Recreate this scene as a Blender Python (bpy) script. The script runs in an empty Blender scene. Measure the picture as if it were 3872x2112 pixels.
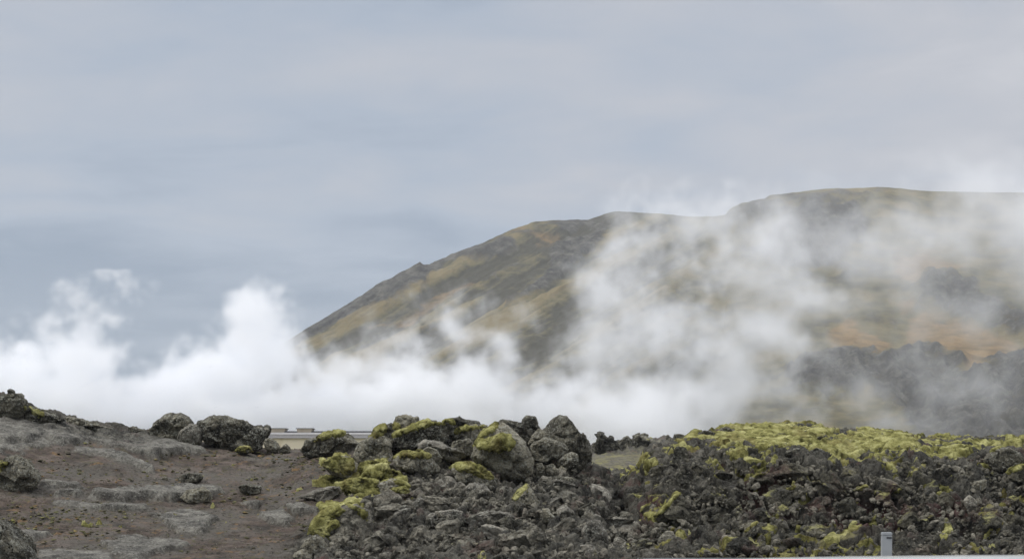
import bpy, bmesh, math, random
import numpy as np
from mathutils import Vector, Euler
sc = bpy.context.scene
R = math.radians
# ------------------------------------------------------------------ camera
F = 1650.0      # focal length in pixels of a 1024 px wide frame
HY = 470.0      # row of the horizon
EYE = 1.7
cam_d = bpy.data.cameras.new('camera')
cam = bpy.data.objects.new('camera', cam_d)
sc.collection.objects.link(cam)
sc.camera = cam
cam.location = (0, 0, EYE)
cam.rotation_euler = (R(90), 0, 0)
cam_d.sensor_width = 36.0
cam_d.lens = F / 1024 * 36.0
cam_d.shift_y = (HY - 279) / 1024
cam_d.clip_start = 0.1
cam_d.clip_end = 40000
cam_d.dof.use_dof = True
cam_d.dof.focus_distance = 80
cam_d.dof.aperture_fstop = 9
# ------------------------------------------------------------------ sky and sun
SUN_EL, SUN_AZ = R(50), R(-100)   # azimuth from +Y towards +X: behind and to the left
w = bpy.data.worlds.new('World'); sc.world = w; w.use_nodes = True
nt = w.node_tree; nt.nodes.clear()
def N(nt, typ, **kw):
    n = nt.nodes.new(typ)
    for k, v in kw.items():
        if k == 'ins':
            for kk, vv in v.items(): n.inputs[kk].default_value = vv
        else: setattr(n, k, v)
    return n
def ramp(nt, fac, stops, interp='EASE'):
    n = nt.nodes.new('ShaderNodeValToRGB'); n.color_ramp.interpolation = interp
    e = n.color_ramp.elements
    while len(e) < len(stops): e.new(0.5)
    for i, (p, c) in enumerate(stops):
        e[i].position = p; e[i].color = (c, c, c, 1) if isinstance(c, (int, float)) else (*c, 1)
    nt.links.new(fac, n.inputs[0]); return n.outputs[0]
def mth(nt, op, a, b=None, c=None, clamp=False):
    n = nt.nodes.new('ShaderNodeMath'); n.operation = op; n.use_clamp = clamp
    for i, v in enumerate((a, b, c)):
        if v is None: continue
        if isinstance(v, (int, float)): n.inputs[i].default_value = v
        else: nt.links.new(v, n.inputs[i])
    return n.outputs[0]
def mixc(nt, fac, a, b, mode='MIX'):
    n = nt.nodes.new('ShaderNodeMix'); n.data_type = 'RGBA'; n.blend_type = mode
    for i, v in ((0, fac), (6, a), (7, b)):
        if isinstance(v, (int, float)): n.inputs[i].default_value = v if i == 0 else (v, v, v, 1)
        elif isinstance(v, tuple): n.inputs[i].default_value = (*v, 1)
        else: nt.links.new(v, n.inputs[i])
    return n.outputs[2]
def noise(nt, vec, scale, detail=4, rough=0.55, dist=0.0):
    n = nt.nodes.new('ShaderNodeTexNoise'); n.inputs['Scale'].default_value = scale
    n.inputs['Detail'].default_value = detail; n.inputs['Roughness'].default_value = rough
    n.inputs['Distortion'].default_value = dist
    if vec is not None: nt.links.new(vec, n.inputs['Vector'])
    return n.outputs['Fac']
sky = N(nt, 'ShaderNodeTexSky', sky_type='NISHITA', sun_disc=False, sun_elevation=SUN_EL, sun_rotation=SUN_AZ)
bg1 = N(nt, 'ShaderNodeBackground', ins={'Strength': 0.1})
nt.links.new(sky.outputs[0], bg1.inputs[0])
tc = N(nt, 'ShaderNodeTexCoord')
sep = N(nt, 'ShaderNodeSeparateXYZ'); nt.links.new(tc.outputs['Generated'], sep.inputs[0])
zz = mth(nt, 'MAXIMUM', sep.outputs[2], 0.0)
den = mth(nt, 'ADD', zz, 0.16)
comb = N(nt, 'ShaderNodeCombineXYZ')
nt.links.new(mth(nt, 'DIVIDE', sep.outputs[0], den), comb.inputs[0])
nt.links.new(mth(nt, 'DIVIDE', sep.outputs[1], den), comb.inputs[1])
mp = N(nt, 'ShaderNodeMapping'); mp.inputs['Location'].default_value = (3.3, 1.2, 0); mp.inputs['Scale'].default_value = (1, 1.25, 1)
mp.inputs['Rotation'].default_value = (0, 0, 0.12)
nt.links.new(comb.outputs[0], mp.inputs[0])
n1 = noise(nt, mp.outputs[0], 0.9, 5, 0.5, 0.25)
n2 = noise(nt, mp.outputs[0], 3.2, 5, 0.55, 0.4)
nn = mth(nt, 'ADD', mth(nt, 'MULTIPLY', n1, 0.72), mth(nt, 'MULTIPLY', n2, 0.28))
# clouds thicken upwards; a clearer, bluer band lies just above the horizon
base = ramp(nt, zz, [(0.0, 0.3), (0.05, 0.2), (0.085, 0.06), (0.13, 0.15), (0.18, 0.50), (0.24, 0.78), (0.6, 0.95)])
cov = mth(nt, 'ADD', mth(nt, 'ADD', base, mth(nt, 'MULTIPLY', sep.outputs[0], 0.15)), mth(nt, 'MULTIPLY', mth(nt, 'SUBTRACT', nn, 0.5), 2.5), clamp=True)
cc = ramp(nt, cov, [(0.0, (0.25, 0.322, 0.428)), (0.35, (0.40, 0.463, 0.56)), (0.75, (0.52, 0.538, 0.588)), (1.0, (0.625, 0.63, 0.665))], 'LINEAR')
# overcast light comes mostly from high up
up = ramp(nt, zz, [(0.0, 1.0 / 3), (0.3, 1.0 / 3), (0.6, 0.8), (1.0, 1.0)], 'LINEAR')
bg2 = N(nt, 'ShaderNodeBackground')
nt.links.new(cc, bg2.inputs[0]); nt.links.new(mth(nt, 'MULTIPLY', up, 3.0), bg2.inputs[1])
mx = N(nt, 'ShaderNodeMixShader', ins={0: 0.94}); nt.links.new(bg1.outputs[0], mx.inputs[1]); nt.links.new(bg2.outputs[0], mx.inputs[2])
wo = N(nt, 'ShaderNodeOutputWorld'); nt.links.new(mx.outputs[0], wo.inputs[0])
sd = bpy.data.lights.new('sun', 'SUN'); sd.energy = 1.6; sd.angle = R(12); sd.color = (1.0, 0.96, 0.9)
so = bpy.data.objects.new('sun', sd); sc.collection.objects.link(so)
dirv = Vector((math.sin(SUN_AZ) * math.cos(SUN_EL), math.cos(SUN_AZ) * math.cos(SUN_EL), math.sin(SUN_EL)))
so.rotation_euler = dirv.to_track_quat('Z', 'Y').to_euler(); so.location = dirv * 60
sc.view_settings.view_transform = 'Standard'; sc.view_settings.look = 'None'
sc.view_settings.exposure = 0.0; sc.view_settings.gamma = 1.0
sc.render.engine = 'CYCLES'
sc.cycles.max_bounces = 14; sc.cycles.diffuse_bounces = 2; sc.cycles.glossy_bounces = 1
sc.cycles.volume_bounces = 14; sc.cycles.transparent_max_bounces = 8
sc.cycles.volume_step_rate = 2.0; sc.cycles.volume_max_steps = 256
sc.cycles.use_denoising = True
sc.cycles.caustics_reflective = False; sc.cycles.caustics_refractive = False
# ------------------------------------------------------------------ numpy noise
def _h(ix, iy, iz, s):
    v = (ix * 374761393 + iy * 668265263 + iz * 2147483647 * 3 + s * 974634777) & 0xffffffff
    v = ((v ^ (v >> 13)) * 1274126177) & 0xffffffff
    v = ((v ^ (v >> 15)) * 2246822519) & 0xffffffff
    return ((v ^ (v >> 16)) & 0xffffff).astype(np.float64) / 0xffffff
def vnoise(P, s=0):
    i = np.floor(P).astype(np.int64); f = P - i; f = f * f * f * (f * (f * 6 - 15) + 10)
    r = 0
    for dx in (0, 1):
        wx = f[..., 0] if dx else 1 - f[..., 0]
        for dy in (0, 1):
            wy = f[..., 1] if dy else 1 - f[..., 1]
            for dz in (0, 1):
                wz = f[..., 2] if dz else 1 - f[..., 2]
                r = r + wx * wy * wz * _h(i[..., 0] + dx, i[..., 1] + dy, i[..., 2] + dz, s)
    return r * 2 - 1
def fbm(P, o=4, s=0, g=0.5):
    a, t, r = 1.0, 0.0, 0
    for k in range(o):
        r = r + a * vnoise(P * (2.03 ** k) + 17.3 * k, s + k); t += a; a *= g
    return r / t
def ridged(P, o=4, s=0, g=0.5):
    a, t, r = 1.0, 0.0, 0
    for k in range(o):
        r = r + a * (1 - 2 * np.abs(vnoise(P * (2.03 ** k) + 9.1 * k, s + k))); t += a; a *= g
    return r / t
def worley(P, s=0):
    i = np.floor(P).astype(np.int64); f = P - i
    d1 = np.full(P.shape[:-1], 9.0); d2 = d1.copy(); idv = np.zeros_like(d1); of = np.zeros(P.shape)
    for dx in (-1, 0, 1):
        for dy in (-1, 0, 1):
            for dz in (-1, 0, 1):
                a, b, c = i[..., 0] + dx, i[..., 1] + dy, i[..., 2] + dz
                hx = _h(a, b, c, s)
                o3 = np.stack([dx + hx - f[..., 0], dy + _h(a, b, c, s + 1) - f[..., 1], dz + _h(a, b, c, s + 2) - f[..., 2]], -1); d = (o3 ** 2).sum(-1)
                m = d < d1
                d2 = np.where(m, d1, np.minimum(d2, d)); idv = np.where(m, hx, idv); of = np.where(m[..., None], o3, of); d1 = np.where(m, d, d1)
    return np.sqrt(d1), np.sqrt(d2), idv, of
def shards(P, s=0):
    """broken, tilted facets: every cell is a flat face leaning its own way, with a crack between faces"""
    d1, d2, i, of = worley(P, s)
    v = np.stack([np.sin(i * 991 + 1), np.sin(i * 773 + 2), np.sin(i * 557 + 4)], -1)
    return np.clip((of * v).sum(-1) * 1.1 + (i - 0.5) * 0.5, -0.6, 0.6), sstep(0.10, 0.0, d2 - d1)
def sstep(a, b, x):
    t = np.clip((x - a) / (b - a), 0, 1); return t * t * (3 - 2 * t)
def px(u, y, Y):
    return np.stack([(u - 512) / F * Y, Y + 0 * u, EYE - (y - HY) * Y / F], -1)
def proj(V):
    return 512 + F * V[..., 0] / V[..., 1], HY - F * (V[..., 2] - EYE) / V[..., 1]
def inside(poly, U, Y, soft=2.0):
    """signed inside distance to a polygon, in the polygon's own units"""
    poly = np.array(poly, float); n = len(poly)
    ins = np.zeros(U.shape, bool); dm = np.full(U.shape, 1e9)
    for i in range(n):
        x1, y1 = poly[i]; x2, y2 = poly[(i + 1) % n]
        c = ((y1 > Y) != (y2 > Y)) & (U < (x2 - x1) * (Y - y1) / ((y2 - y1) if y2 != y1 else 1e-9) + x1)
        ins ^= c
        L = (x2 - x1) ** 2 + (y2 - y1) ** 2 + 1e-9
        t = np.clip(((U - x1) * (x2 - x1) + (Y - y1) * (y2 - y1)) / L, 0, 1)
        dm = np.minimum(dm, np.hypot(U - x1 - t * (x2 - x1), Y - y1 - t * (y2 - y1)))
    return np.where(ins, dm, -dm)
def Z3(pts): return [(x * .17167 + 581.9, y * .17167 + 396.7) for x, y in pts]
def Z5(pts): return [(x * .10392 + 740.5, y * .10388 + 412.6) for x, y in pts]
def Z4(pts): return [(x * .10388 + 581.9, y * .10388 + 412.6) for x, y in pts]
def Z2(pts): return [(x * .13347 + 264.5, y * .13347 + 396.7) for x, y in pts]
def Z1(pts): return [(x * .13405, y * .13405 + 370.3) for x, y in pts]
# ------------------------------------------------------------------ mesh helpers
col = sc.collection
def make_mesh(name, V, Fc, smooth=True, attrs=None):
    V = np.asarray(V, np.float32).reshape(-1, 3); Fc = np.asarray(Fc, np.int32); k = Fc.shape[1]
    me = bpy.data.meshes.new(name)
    me.vertices.add(len(V)); me.vertices.foreach_set('co', V.ravel())
    me.loops.add(Fc.size); me.loops.foreach_set('vertex_index', Fc.ravel())
    me.polygons.add(len(Fc)); me.polygons.foreach_set('loop_start', np.arange(0, Fc.size, k, dtype=np.int32))
    me.polygons.foreach_set('use_smooth', np.full(len(Fc), smooth))
    me.update(calc_edges=True)
    for an, av in (attrs or {}).items():
        if av.ndim == 1:
            a = me.attributes.new(an, 'FLOAT', 'POINT'); a.data.foreach_set('value', av.astype(np.float32))
        else:
            a = me.attributes.new(an, 'FLOAT_VECTOR', 'POINT'); a.data.foreach_set('vector', av.astype(np.float32).ravel())
    return me
def link(name, me, mat=None, parent=None, loc=None):
    o = bpy.data.objects.new(name, me); col.objects.link(o)
    if mat is not None and me is not None and not me.materials: me.materials.append(mat)
    if parent is not None: o.parent = parent
    if loc is not None: o.location = loc
    return o
def tag(o, label=None, cat=None, group=None, kind=None):
    if label: o['label'] = label
    if cat: o['category'] = cat
    if group: o['group'] = group
    if kind: o['kind'] = kind
    return o
def grid_faces(nr, nc):
    a = (np.arange(nr - 1)[:, None] * nc + np.arange(nc - 1)[None, :]).ravel()
    return np.stack([a, a + 1, a + nc + 1, a + nc], 1)
def normals(V, Fc):
    n = np.zeros_like(V)
    a = V[Fc[:, 0]]; b = V[Fc[:, 1]]; c = V[Fc[:, 2]]
    fn = np.cross(b - a, c - a)
    if Fc.shape[1] == 4: fn = fn + np.cross(c - a, V[Fc[:, 3]] - a)
    for k in range(Fc.shape[1]):
        for j in range(3): n[:, j] += np.bincount(Fc[:, k], fn[:, j], len(V))
    return n / (np.linalg.norm(n, axis=1, keepdims=True) + 1e-12)
_ico = {}
def ico(sub):
    if sub not in _ico:
        bm = bmesh.new(); bmesh.ops.create_icosphere(bm, subdivisions=sub, radius=1.0)
        _ico[sub] = (np.array([v.co[:] for v in bm.verts]), np.array([[v.index for v in f.verts] for f in bm.faces])); bm.free()
    return _ico[sub]
def compact(V, Fc, attrs=None):
    used = np.unique(Fc); m = np.full(len(V), -1); m[used] = np.arange(len(used))
    return V[used], m[Fc], {k: v[used] for k, v in (attrs or {}).items()}
def box(bm, x0, x1, y0, y1, z0, z1):
    r = bmesh.ops.create_cube(bm, size=1.0)
    for v in r['verts']:
        v.co = ((x0 + x1) / 2 + v.co.x * (x1 - x0), (y0 + y1) / 2 + v.co.y * (y1 - y0), (z0 + z1) / 2 + v.co.z * (z1 - z0))
    return r['verts']
def bmobj(name, bm, mat, parent=None, loc=None, bevel=0.0, smooth=False):
    if bevel:
        bmesh.ops.bevel(bm, geom=list(bm.edges), offset=bevel, segments=2, affect='EDGES', clamp_overlap=True)
    me = bpy.data.meshes.new(name); bm.to_mesh(me); bm.free()
    if smooth: me.polygons.foreach_set('use_smooth', [True] * len(me.polygons))
    return link(name, me, mat, parent, loc)
# ------------------------------------------------------------------ materials
def new_mat(name):
    m = bpy.data.materials.new(name); m.use_nodes = True; t = m.node_tree; t.nodes.clear()
    out = N(t, 'ShaderNodeOutputMaterial'); b = N(t, 'ShaderNodeBsdfPrincipled', ins={'Roughness': 0.9, 'Specular IOR Level': 0.25})
    t.links.new(b.outputs[0], out.inputs[0]); return m, t, b
def wpos(t):
    return N(t, 'ShaderNodeNewGeometry').outputs['Position']
def nz(t):
    s = N(t, 'ShaderNodeSeparateXYZ'); t.links.new(N(t, 'ShaderNodeNewGeometry').outputs['Normal'], s.inputs[0]); return s.outputs[2]
def attr(t, n, out='Fac'):
    a = N(t, 'ShaderNodeAttribute', attribute_name=n); return a.outputs[out]
def bump(t, b, h, dist, strength=1.0, prev=None):
    n = N(t, 'ShaderNodeBump', ins={'Strength': strength, 'Distance': dist}); t.links.new(h, n.inputs['Height'])
    if prev is not None: t.links.new(prev, n.inputs['Normal'])
    t.links.new(n.outputs[0], b.inputs['Normal']); return n.outputs[0]
def rock_color(t, P, dark, mid, pale, lichen=0.5, red=0.0, rnd=None, sc_=1.0):
    a = noise(t, P, 2.2 * sc_, 8, 0.68)
    if rnd is not None: a = mth(t, 'ADD', a, mth(t, 'MULTIPLY', mth(t, 'SUBTRACT', rnd, 0.5), 0.16))
    c = ramp(t, a, [(0.36, dark), (0.5, mid), (0.64, pale)], 'LINEAR')
    # coarse mottling
    c = mixc(t, ramp(t, noise(t, P, 14 * sc_, 4, 0.7), [(0.36, 0.7), (0.5, 0.0)], 'LINEAR'), c, tuple(x * 0.5 for x in dark))
    if red:
        f = ramp(t, noise(t, P, 0.9 * sc_, 4, 0.6), [(0.56, 0.0), (0.66, red)], 'LINEAR')
        c = mixc(t, f, c, (0.10, 0.055, 0.045))
    f = mth(t, 'MULTIPLY', ramp(t, noise(t, P, 9 * sc_, 6, 0.7), [(0.535, 0.0), (0.60, lichen)], 'LINEAR'),
            ramp(t, noise(t, P, 1.3 * sc_, 3, 0.5), [(0.42, 0.25), (0.56, 1.0)], 'LINEAR'))
    c = mixc(t, f, c, (0.40, 0.40, 0.33))
    return mixc(t, ramp(t, noise(t, P, 26 * sc_, 3, 0.6), [(0.575, 0.0), (0.62, lichen)], 'LINEAR'), c, (0.44, 0.44, 0.38))
MOSS_LO, MOSS_MID, MOSS_HI = (0.08, 0.076, 0.024), (0.30, 0.288, 0.10), (0.52, 0.50, 0.22)
def moss_color(t, P):
    c = ramp(t, noise(t, P, 2.6, 7, 0.65), [(0.38, MOSS_LO), (0.5, MOSS_MID), (0.63, MOSS_HI)], 'LINEAR')
    c = mixc(t, ramp(t, noise(t, P, 1.1, 3), [(0.5, 0.0), (0.68, 0.5)]), c, (0.19, 0.15, 0.06))
    return mixc(t, ramp(t, noise(t, P, 18, 5, 0.7), [(0.38, 0.4), (0.5, 0.0)], 'LINEAR'), c, (0.06, 0.06, 0.025))
WARM = (0.93, 0.885, 0.77)
def rock_mat(name, dark, mid, pale, lichen=0.5, red=0.0, moss=0.0, mossn=0.55, rough=0.05, pits=True, objrnd=True):
    dark, mid, pale = [tuple(c * q for c, q in zip(col_, WARM)) for col_ in (tuple(x * 0.75 for x in dark), tuple(x * (0.78 if name in ('clinker',) else 0.92) for x in mid), pale)]
    m, t, b = new_mat(name); P = wpos(t)
    rnd = N(t, 'ShaderNodeObjectInfo').outputs['Random'] if objrnd else attr(t, 'rnd')
    c = rock_color(t, P, dark, mid, pale, lichen, red, rnd)
    if moss:
        f = mth(t, 'MULTIPLY', ramp(t, nz(t), [(0.35, 0.0), (0.75, 1.0)]), ramp(t, noise(t, P, 1.5, 5, 0.6), [(mossn, 0.0), (mossn + 0.06, moss)], 'LINEAR'))
        c = mixc(t, f, c, moss_color(t, P))
    t.links.new(c, b.inputs['Base Color'])
    h = mth(t, 'ADD', noise(t, P, 7, 9, 0.72), mth(t, 'MULTIPLY', noise(t, P, 30, 4, 0.7), 0.3))
    if pits:
        h = mth(t, 'ADD', h, mth(t, 'MULTIPLY', ramp(t, noise(t, P, 16, 3, 0.6), [(0.36, 0.0), (0.46, 1.0)], 'LINEAR'), 0.35))
    bump(t, b, h, rough * 2.6, 1.0)
    return m
M_rock = rock_mat('lava_rock', (0.065, 0.064, 0.054), (0.20, 0.195, 0.162), (0.34, 0.33, 0.28), 0.8)
M_dark = rock_mat('dark_lava', (0.045, 0.044, 0.038), (0.13, 0.127, 0.108), (0.23, 0.224, 0.19), 0.55)
M_pale = rock_mat('pale_rock', (0.12, 0.117, 0.098), (0.27, 0.26, 0.215), (0.42, 0.41, 0.35), 0.8)
M_slab = rock_mat('slab_rock', (0.085, 0.082, 0.075), (0.18, 0.175, 0.162), (0.29, 0.28, 0.258), 0.5, rough=0.02, pits=False)
M_clink = rock_mat('clinker', (0.032, 0.032, 0.027), (0.13, 0.126, 0.104), (0.20, 0.195, 0.16), 0.15, red=0.7, moss=0.85, mossn=0.55)
M_rub = rock_mat('rubble_rock', (0.06, 0.059, 0.05), (0.19, 0.185, 0.162), (0.34, 0.33, 0.295), 0.3, red=0.5, moss=0.5, mossn=0.64)
M_rubs = rock_mat('rubble_stone', (0.06, 0.059, 0.05), (0.18, 0.175, 0.152), (0.36, 0.35, 0.315), 0.2, red=0.5, moss=0.5, mossn=0.62, objrnd=False)
def mk_moss():
    m, t, b = new_mat('moss'); P = wpos(t)
    t.links.new(moss_color(t, P), b.inputs['Base Color']); b.inputs['Roughness'].default_value = 1.0
    b.inputs['Specular IOR Level'].default_value = 0.05
    mpn = N(t, 'ShaderNodeMapping', ins={'Scale': (1, 1, 1.7)}); t.links.new(P, mpn.inputs[0])
    bump(t, b, noise(t, mpn.outputs[0], 9, 10, 0.72), 0.13, 1.0); return m
M_moss = mk_moss()
def mk_ground():
    m, t, b = new_mat('lava_ground'); P = wpos(t)
    soil = ramp(t, noise(t, P, 1.6, 9, 0.66), [(0.36, (0.03, 0.025, 0.018)), (0.5, (0.092, 0.069, 0.054)), (0.62, (0.15, 0.120, 0.098))], 'LINEAR')
    soil = mixc(t, ramp(t, noise(t, P, 0.55, 4, 0.6), [(0.45, 0.0), (0.6, 0.85)], 'LINEAR'), soil, (0.115, 0.105, 0.088))
    soil = mixc(t, ramp(t, noise(t, P, 5, 6, 0.7), [(0.56, 0.0), (0.64, 0.6)], 'LINEAR'), soil, (0.095, 0.092, 0.03))
    soil = mixc(t, ramp(t, noise(t, P, 2.1, 6, 0.7), [(0.58, 0.0), (0.66, 0.7)], 'LINEAR'), soil, (0.22, 0.13, 0.05))
    soil = mixc(t, ramp(t, noise(t, P, 12, 5, 0.7), [(0.55, 0.0), (0.62, 0.85)], 'LINEAR'), soil, (0.022, 0.022, 0.013))
    soil = mixc(t, ramp(t, noise(t, P, 8, 6, 0.7), [(0.66, 0.0), (0.72, 0.6)], 'LINEAR'), soil, (0.26, 0.25, 0.22))
    sl = rock_color(t, P, (0.05, 0.047, 0.040), (0.13, 0.122, 0.103), (0.25, 0.238, 0.20), 0.35)
    soil = mixc(t, attr(t, 'slab'), soil, sl)
    rk = rock_color(t, P, (0.015, 0.014, 0.012), (0.070, 0.066, 0.052), (0.15, 0.14, 0.112), 0.12, red=0.7)  # rock base darkened to put crevice shade between the lighter stones
    s = attr(t, 'soil'); c = mixc(t, s, rk, soil)
    far = mixc(t, ramp(t, noise(t, P, 0.5, 6, 0.7), [(0.42, 0.0), (0.56, 1.0)], 'LINEAR'), (0.12, 0.112, 0.10), (0.20, 0.185, 0.075))
    far = mixc(t, ramp(t, noise(t, P, 1.2, 7, 0.75), [(0.47, 0.0), (0.56, 0.95)], 'LINEAR'), far, (0.07, 0.062, 0.05))
    c = mixc(t, attr(t, 'flat'), c, far)
    c = mixc(t, attr(t, 'tint'), c, (0.075, 0.035, 0.032))
    c = mixc(t, attr(t, 'mossy'), c, moss_color(t, P))
    t.links.new(c, b.inputs['Base Color'])
    h = mth(t, 'ADD', noise(t, P, 6, 9, 0.72), mth(t, 'MULTIPLY', noise(t, P, 26, 4, 0.7), 0.35))
    bump(t, b, h, 0.11, 1.0); return m
M_ground = mk_ground()
def flat_mat(name, c, rough=0.6, var=0.0, vs=3.0, c2=None, metal=0.0, spec=0.5, coat=0.0):
    m, t, b = new_mat(name); b.inputs['Roughness'].default_value = rough; b.inputs['Metallic'].default_value = metal
    b.inputs['Specular IOR Level'].default_value = spec; b.inputs['Coat Weight'].default_value = coat
    if var:
        P = wpos(t)
        t.links.new(mixc(t, ramp(t, noise(t, P, vs, 5, 0.6), [(0.4, 0.0), (0.65, var)]), c, c2 or tuple(x * 0.6 for x in c)), b.inputs['Base Color'])
    else: b.inputs['Base Color'].default_value = (*c, 1)
    return m
# ------------------------------------------------------------------ lava ground (one fan-shaped sheet, fine where the lava is)
cols = {
 -320: [(28,575),(31,555),(36,500),(43,410),(47,375),(54,395),(66,440),(120,464)],
 0:   [(28,578),(31,556),(35,520),(40,452),(43,414),(46,395),(52,408),(65,440),(120,464)],
 20:  [(28,578),(31,556),(35,520),(40,456),(43,420),(46,401),(52,412),(65,440),(120,464)],
 45:  [(28,578),(31,557),(35,520),(40,462),(43,426),(46,411),(52,420),(65,440),(120,464)],
 100: [(28,578),(31,558),(35,522),(40,468),(43,440),(46,424),(52,430),(65,446),(120,464)],
 145: [(28,578),(31,560),(35,526),(40,476),(43,448),(46,433),(52,440),(65,450),(120,464)],
 200: [(28,580),(31,560),(35,530),(40,484),(43,456),(46,443),(52,450),(65,456),(120,466)],
 260: [(28,580),(31,560),(35,532),(40,488),(43,460),(46,449),(52,456),(65,460),(120,466)],
 330: [(28,580),(31,562),(34,535),(38,492),(42,458),(45,450),(52,456),(65,460),(120,466)],
 370: [(28,580),(31,562),(34,532),(37.5,486),(40,458),(43,448),(52,456),(65,460),(120,466)],
 400: [(28,580),(31,562),(33,542),(36.5,496),(38.5,470),(40.5,452),(42,442),(46,444),(54,456),(120,464)],
 440: [(28,580),(31,562),(33,542),(36,500),(38.5,472),(40.2,454),(41.8,438),(46,440),(54,455),(120,464)],
 520: [(28,580),(31,562),(33,542),(36,502),(38.5,476),(40.2,458),(41.8,438),(46,440),(54,455),(120,464)],
 565: [(28,580),(31,562),(33,544),(36,508),(38.5,482),(40.2,466),(42,446),(45,450),(54,462),(120,464)],
 592: [(28,580),(31,564),(33,548),(36,512),(39,486),(42,472),(48,474),(60,473),(75,466),(90,458),(106,455),(112,446),(118,446),(126,458),(200,468)],
 620: [(28,580),(31,566),(33,556),(36,532),(40,510),(44,488),(49,477),(56,474),(62,472),(76,465),(90,457),(106,455),(112,444),(118,444),(126,458),(200,468)],
 640: [(28,580),(31,568),(33,560),(35,536),(38,504),(41,478),(44,472),(50,473),(62,472),(76,465),(90,457),(106,455),(112,443),(118,443),(126,458),(200,468)],
 658: [(28,580),(31,569),(33,562),(34.5,535),(37,488),(39,456),(42,450),(46,452),(60,465),(90,460),(106,455),(112,442),(118,442),(126,458),(200,468)],
 700: [(28,582),(31,570),(33,560),(34.2,535),(36.5,474),(38,450),(42,441),(46,437),(50,440),(60,455),(112,445),(120,450),(200,468)],
 740: [(28,582),(31,570),(33,559),(34.2,533),(36.3,465),(37.2,452),(42,441),(48,430),(52,430),(60,445),(120,462)],
 800: [(28,582),(31,570),(33,558),(34.2,531),(36.2,466),(37,457),(42,443),(50,428),(54,426),(60,440),(120,462)],
 850: [(28,582),(31,570),(33,557),(34.2,530),(36.0,476),(37,464),(42,448),(50,433),(54,432),(60,445),(120,462)],
 920: [(28,582),(31,570),(33,557),(34.2,530),(36.2,466),(37.5,457),(42,448),(50,439),(54,438),(60,448),(120,462)],
 980: [(28,582),(31,570),(33,556),(34.2,530),(36.4,470),(38,455),(42,447),(48,440),(54,442),(60,450),(120,462)],
 1344:[(28,582),(31,570),(33,556),(34.2,528),(36.4,465),(38,450),(42,442),(48,434),(54,436),(60,446),(120,462)],
}
Yr = np.concatenate([np.arange(28, 32, 0.08), np.arange(32, 40, 0.026), np.arange(40, 56, 0.075), np.geomspace(56, 130, 90), np.geomspace(135, 420, 16)])
Uc = np.concatenate([np.arange(-320, -24, 7.0), np.arange(-24, 1048, 1.25), np.arange(1048, 1345, 7.0)])
ck = np.array(sorted(cols))
tab = np.stack([np.interp(Yr, [p[0] for p in cols[k]] + [420], [p[1] for p in cols[k]] + [474]) for k in ck], 1)
# smooth along depth
ker = np.exp(-np.linspace(-2, 2, 15) ** 2); ker /= ker.sum()
tabp = np.pad(tab, ((7, 7), (0, 0)), mode='edge'); tab = sum(tabp[i:i + len(Yr)] * ker[i] for i in range(15))
idx = np.clip(np.searchsorted(ck, Uc) - 1, 0, len(ck) - 2); tt = (Uc - ck[idx]) / (ck[idx + 1] - ck[idx]); tt = tt * tt * (3 - 2 * tt)
YP = tab[:, idx] * (1 - tt) + tab[:, idx + 1] * tt
UU, YY = np.meshgrid(Uc, Yr)
def ypx_at(u, Y):
    i = np.clip(np.searchsorted(Uc, u) - 1, 0, len(Uc) - 2); j = np.clip(np.searchsorted(Yr, Y), 0, len(Yr) - 1); return YP[j, i]
def depth_at(u, y):
    """first depth at which the ground seen in column u rises to row y"""
    u = min(max(u, -319), 1343)
    c = YP[:, np.searchsorted(Uc, u) - 1]; k = np.where(c <= y)[0]
    k = k[Yr[k] > 29.5]
    return float(Yr[k[0]]) if len(k) else float(Yr[np.argmin(c)])
V0 = px(UU.ravel(), YP.ravel(), YY.ravel()); GF = grid_faces(len(Yr), len(Uc))[:, ::-1][:, [3, 0, 1, 2]]
GF = grid_faces(len(Yr), len(Uc))
Nn = normals(V0, GF)
U1, Y1, YD = UU.ravel(), YP.ravel(), YY.ravel()
HOLES = [(513, 486, 17, 6), (461, 533, 8, 6), (372, 517, 8, 7), (432, 506, 9, 6), (491, 545, 7, 4), (558, 505, 9, 6), (405, 545, 9, 6), (600, 520, 9, 6), (540, 528, 8, 5),
 (622, 512, 7, 5), (700, 490, 9, 6), (664, 521, 9, 7), (772, 492, 16, 12), (868, 505, 20, 8), (938, 478, 16, 6), (905, 468, 12, 4), (815, 540, 9, 5), (740, 535, 8, 5), (965, 530, 10, 6), (1000, 505, 10, 7), (720, 462, 8, 4), (836, 474, 9, 4), (985, 470, 10, 4)]
def in_hole(x, y): return any(math.hypot((x - a) / c, (y - b) / d) < 0.9 for a, b, c, d in HOLES)
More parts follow.
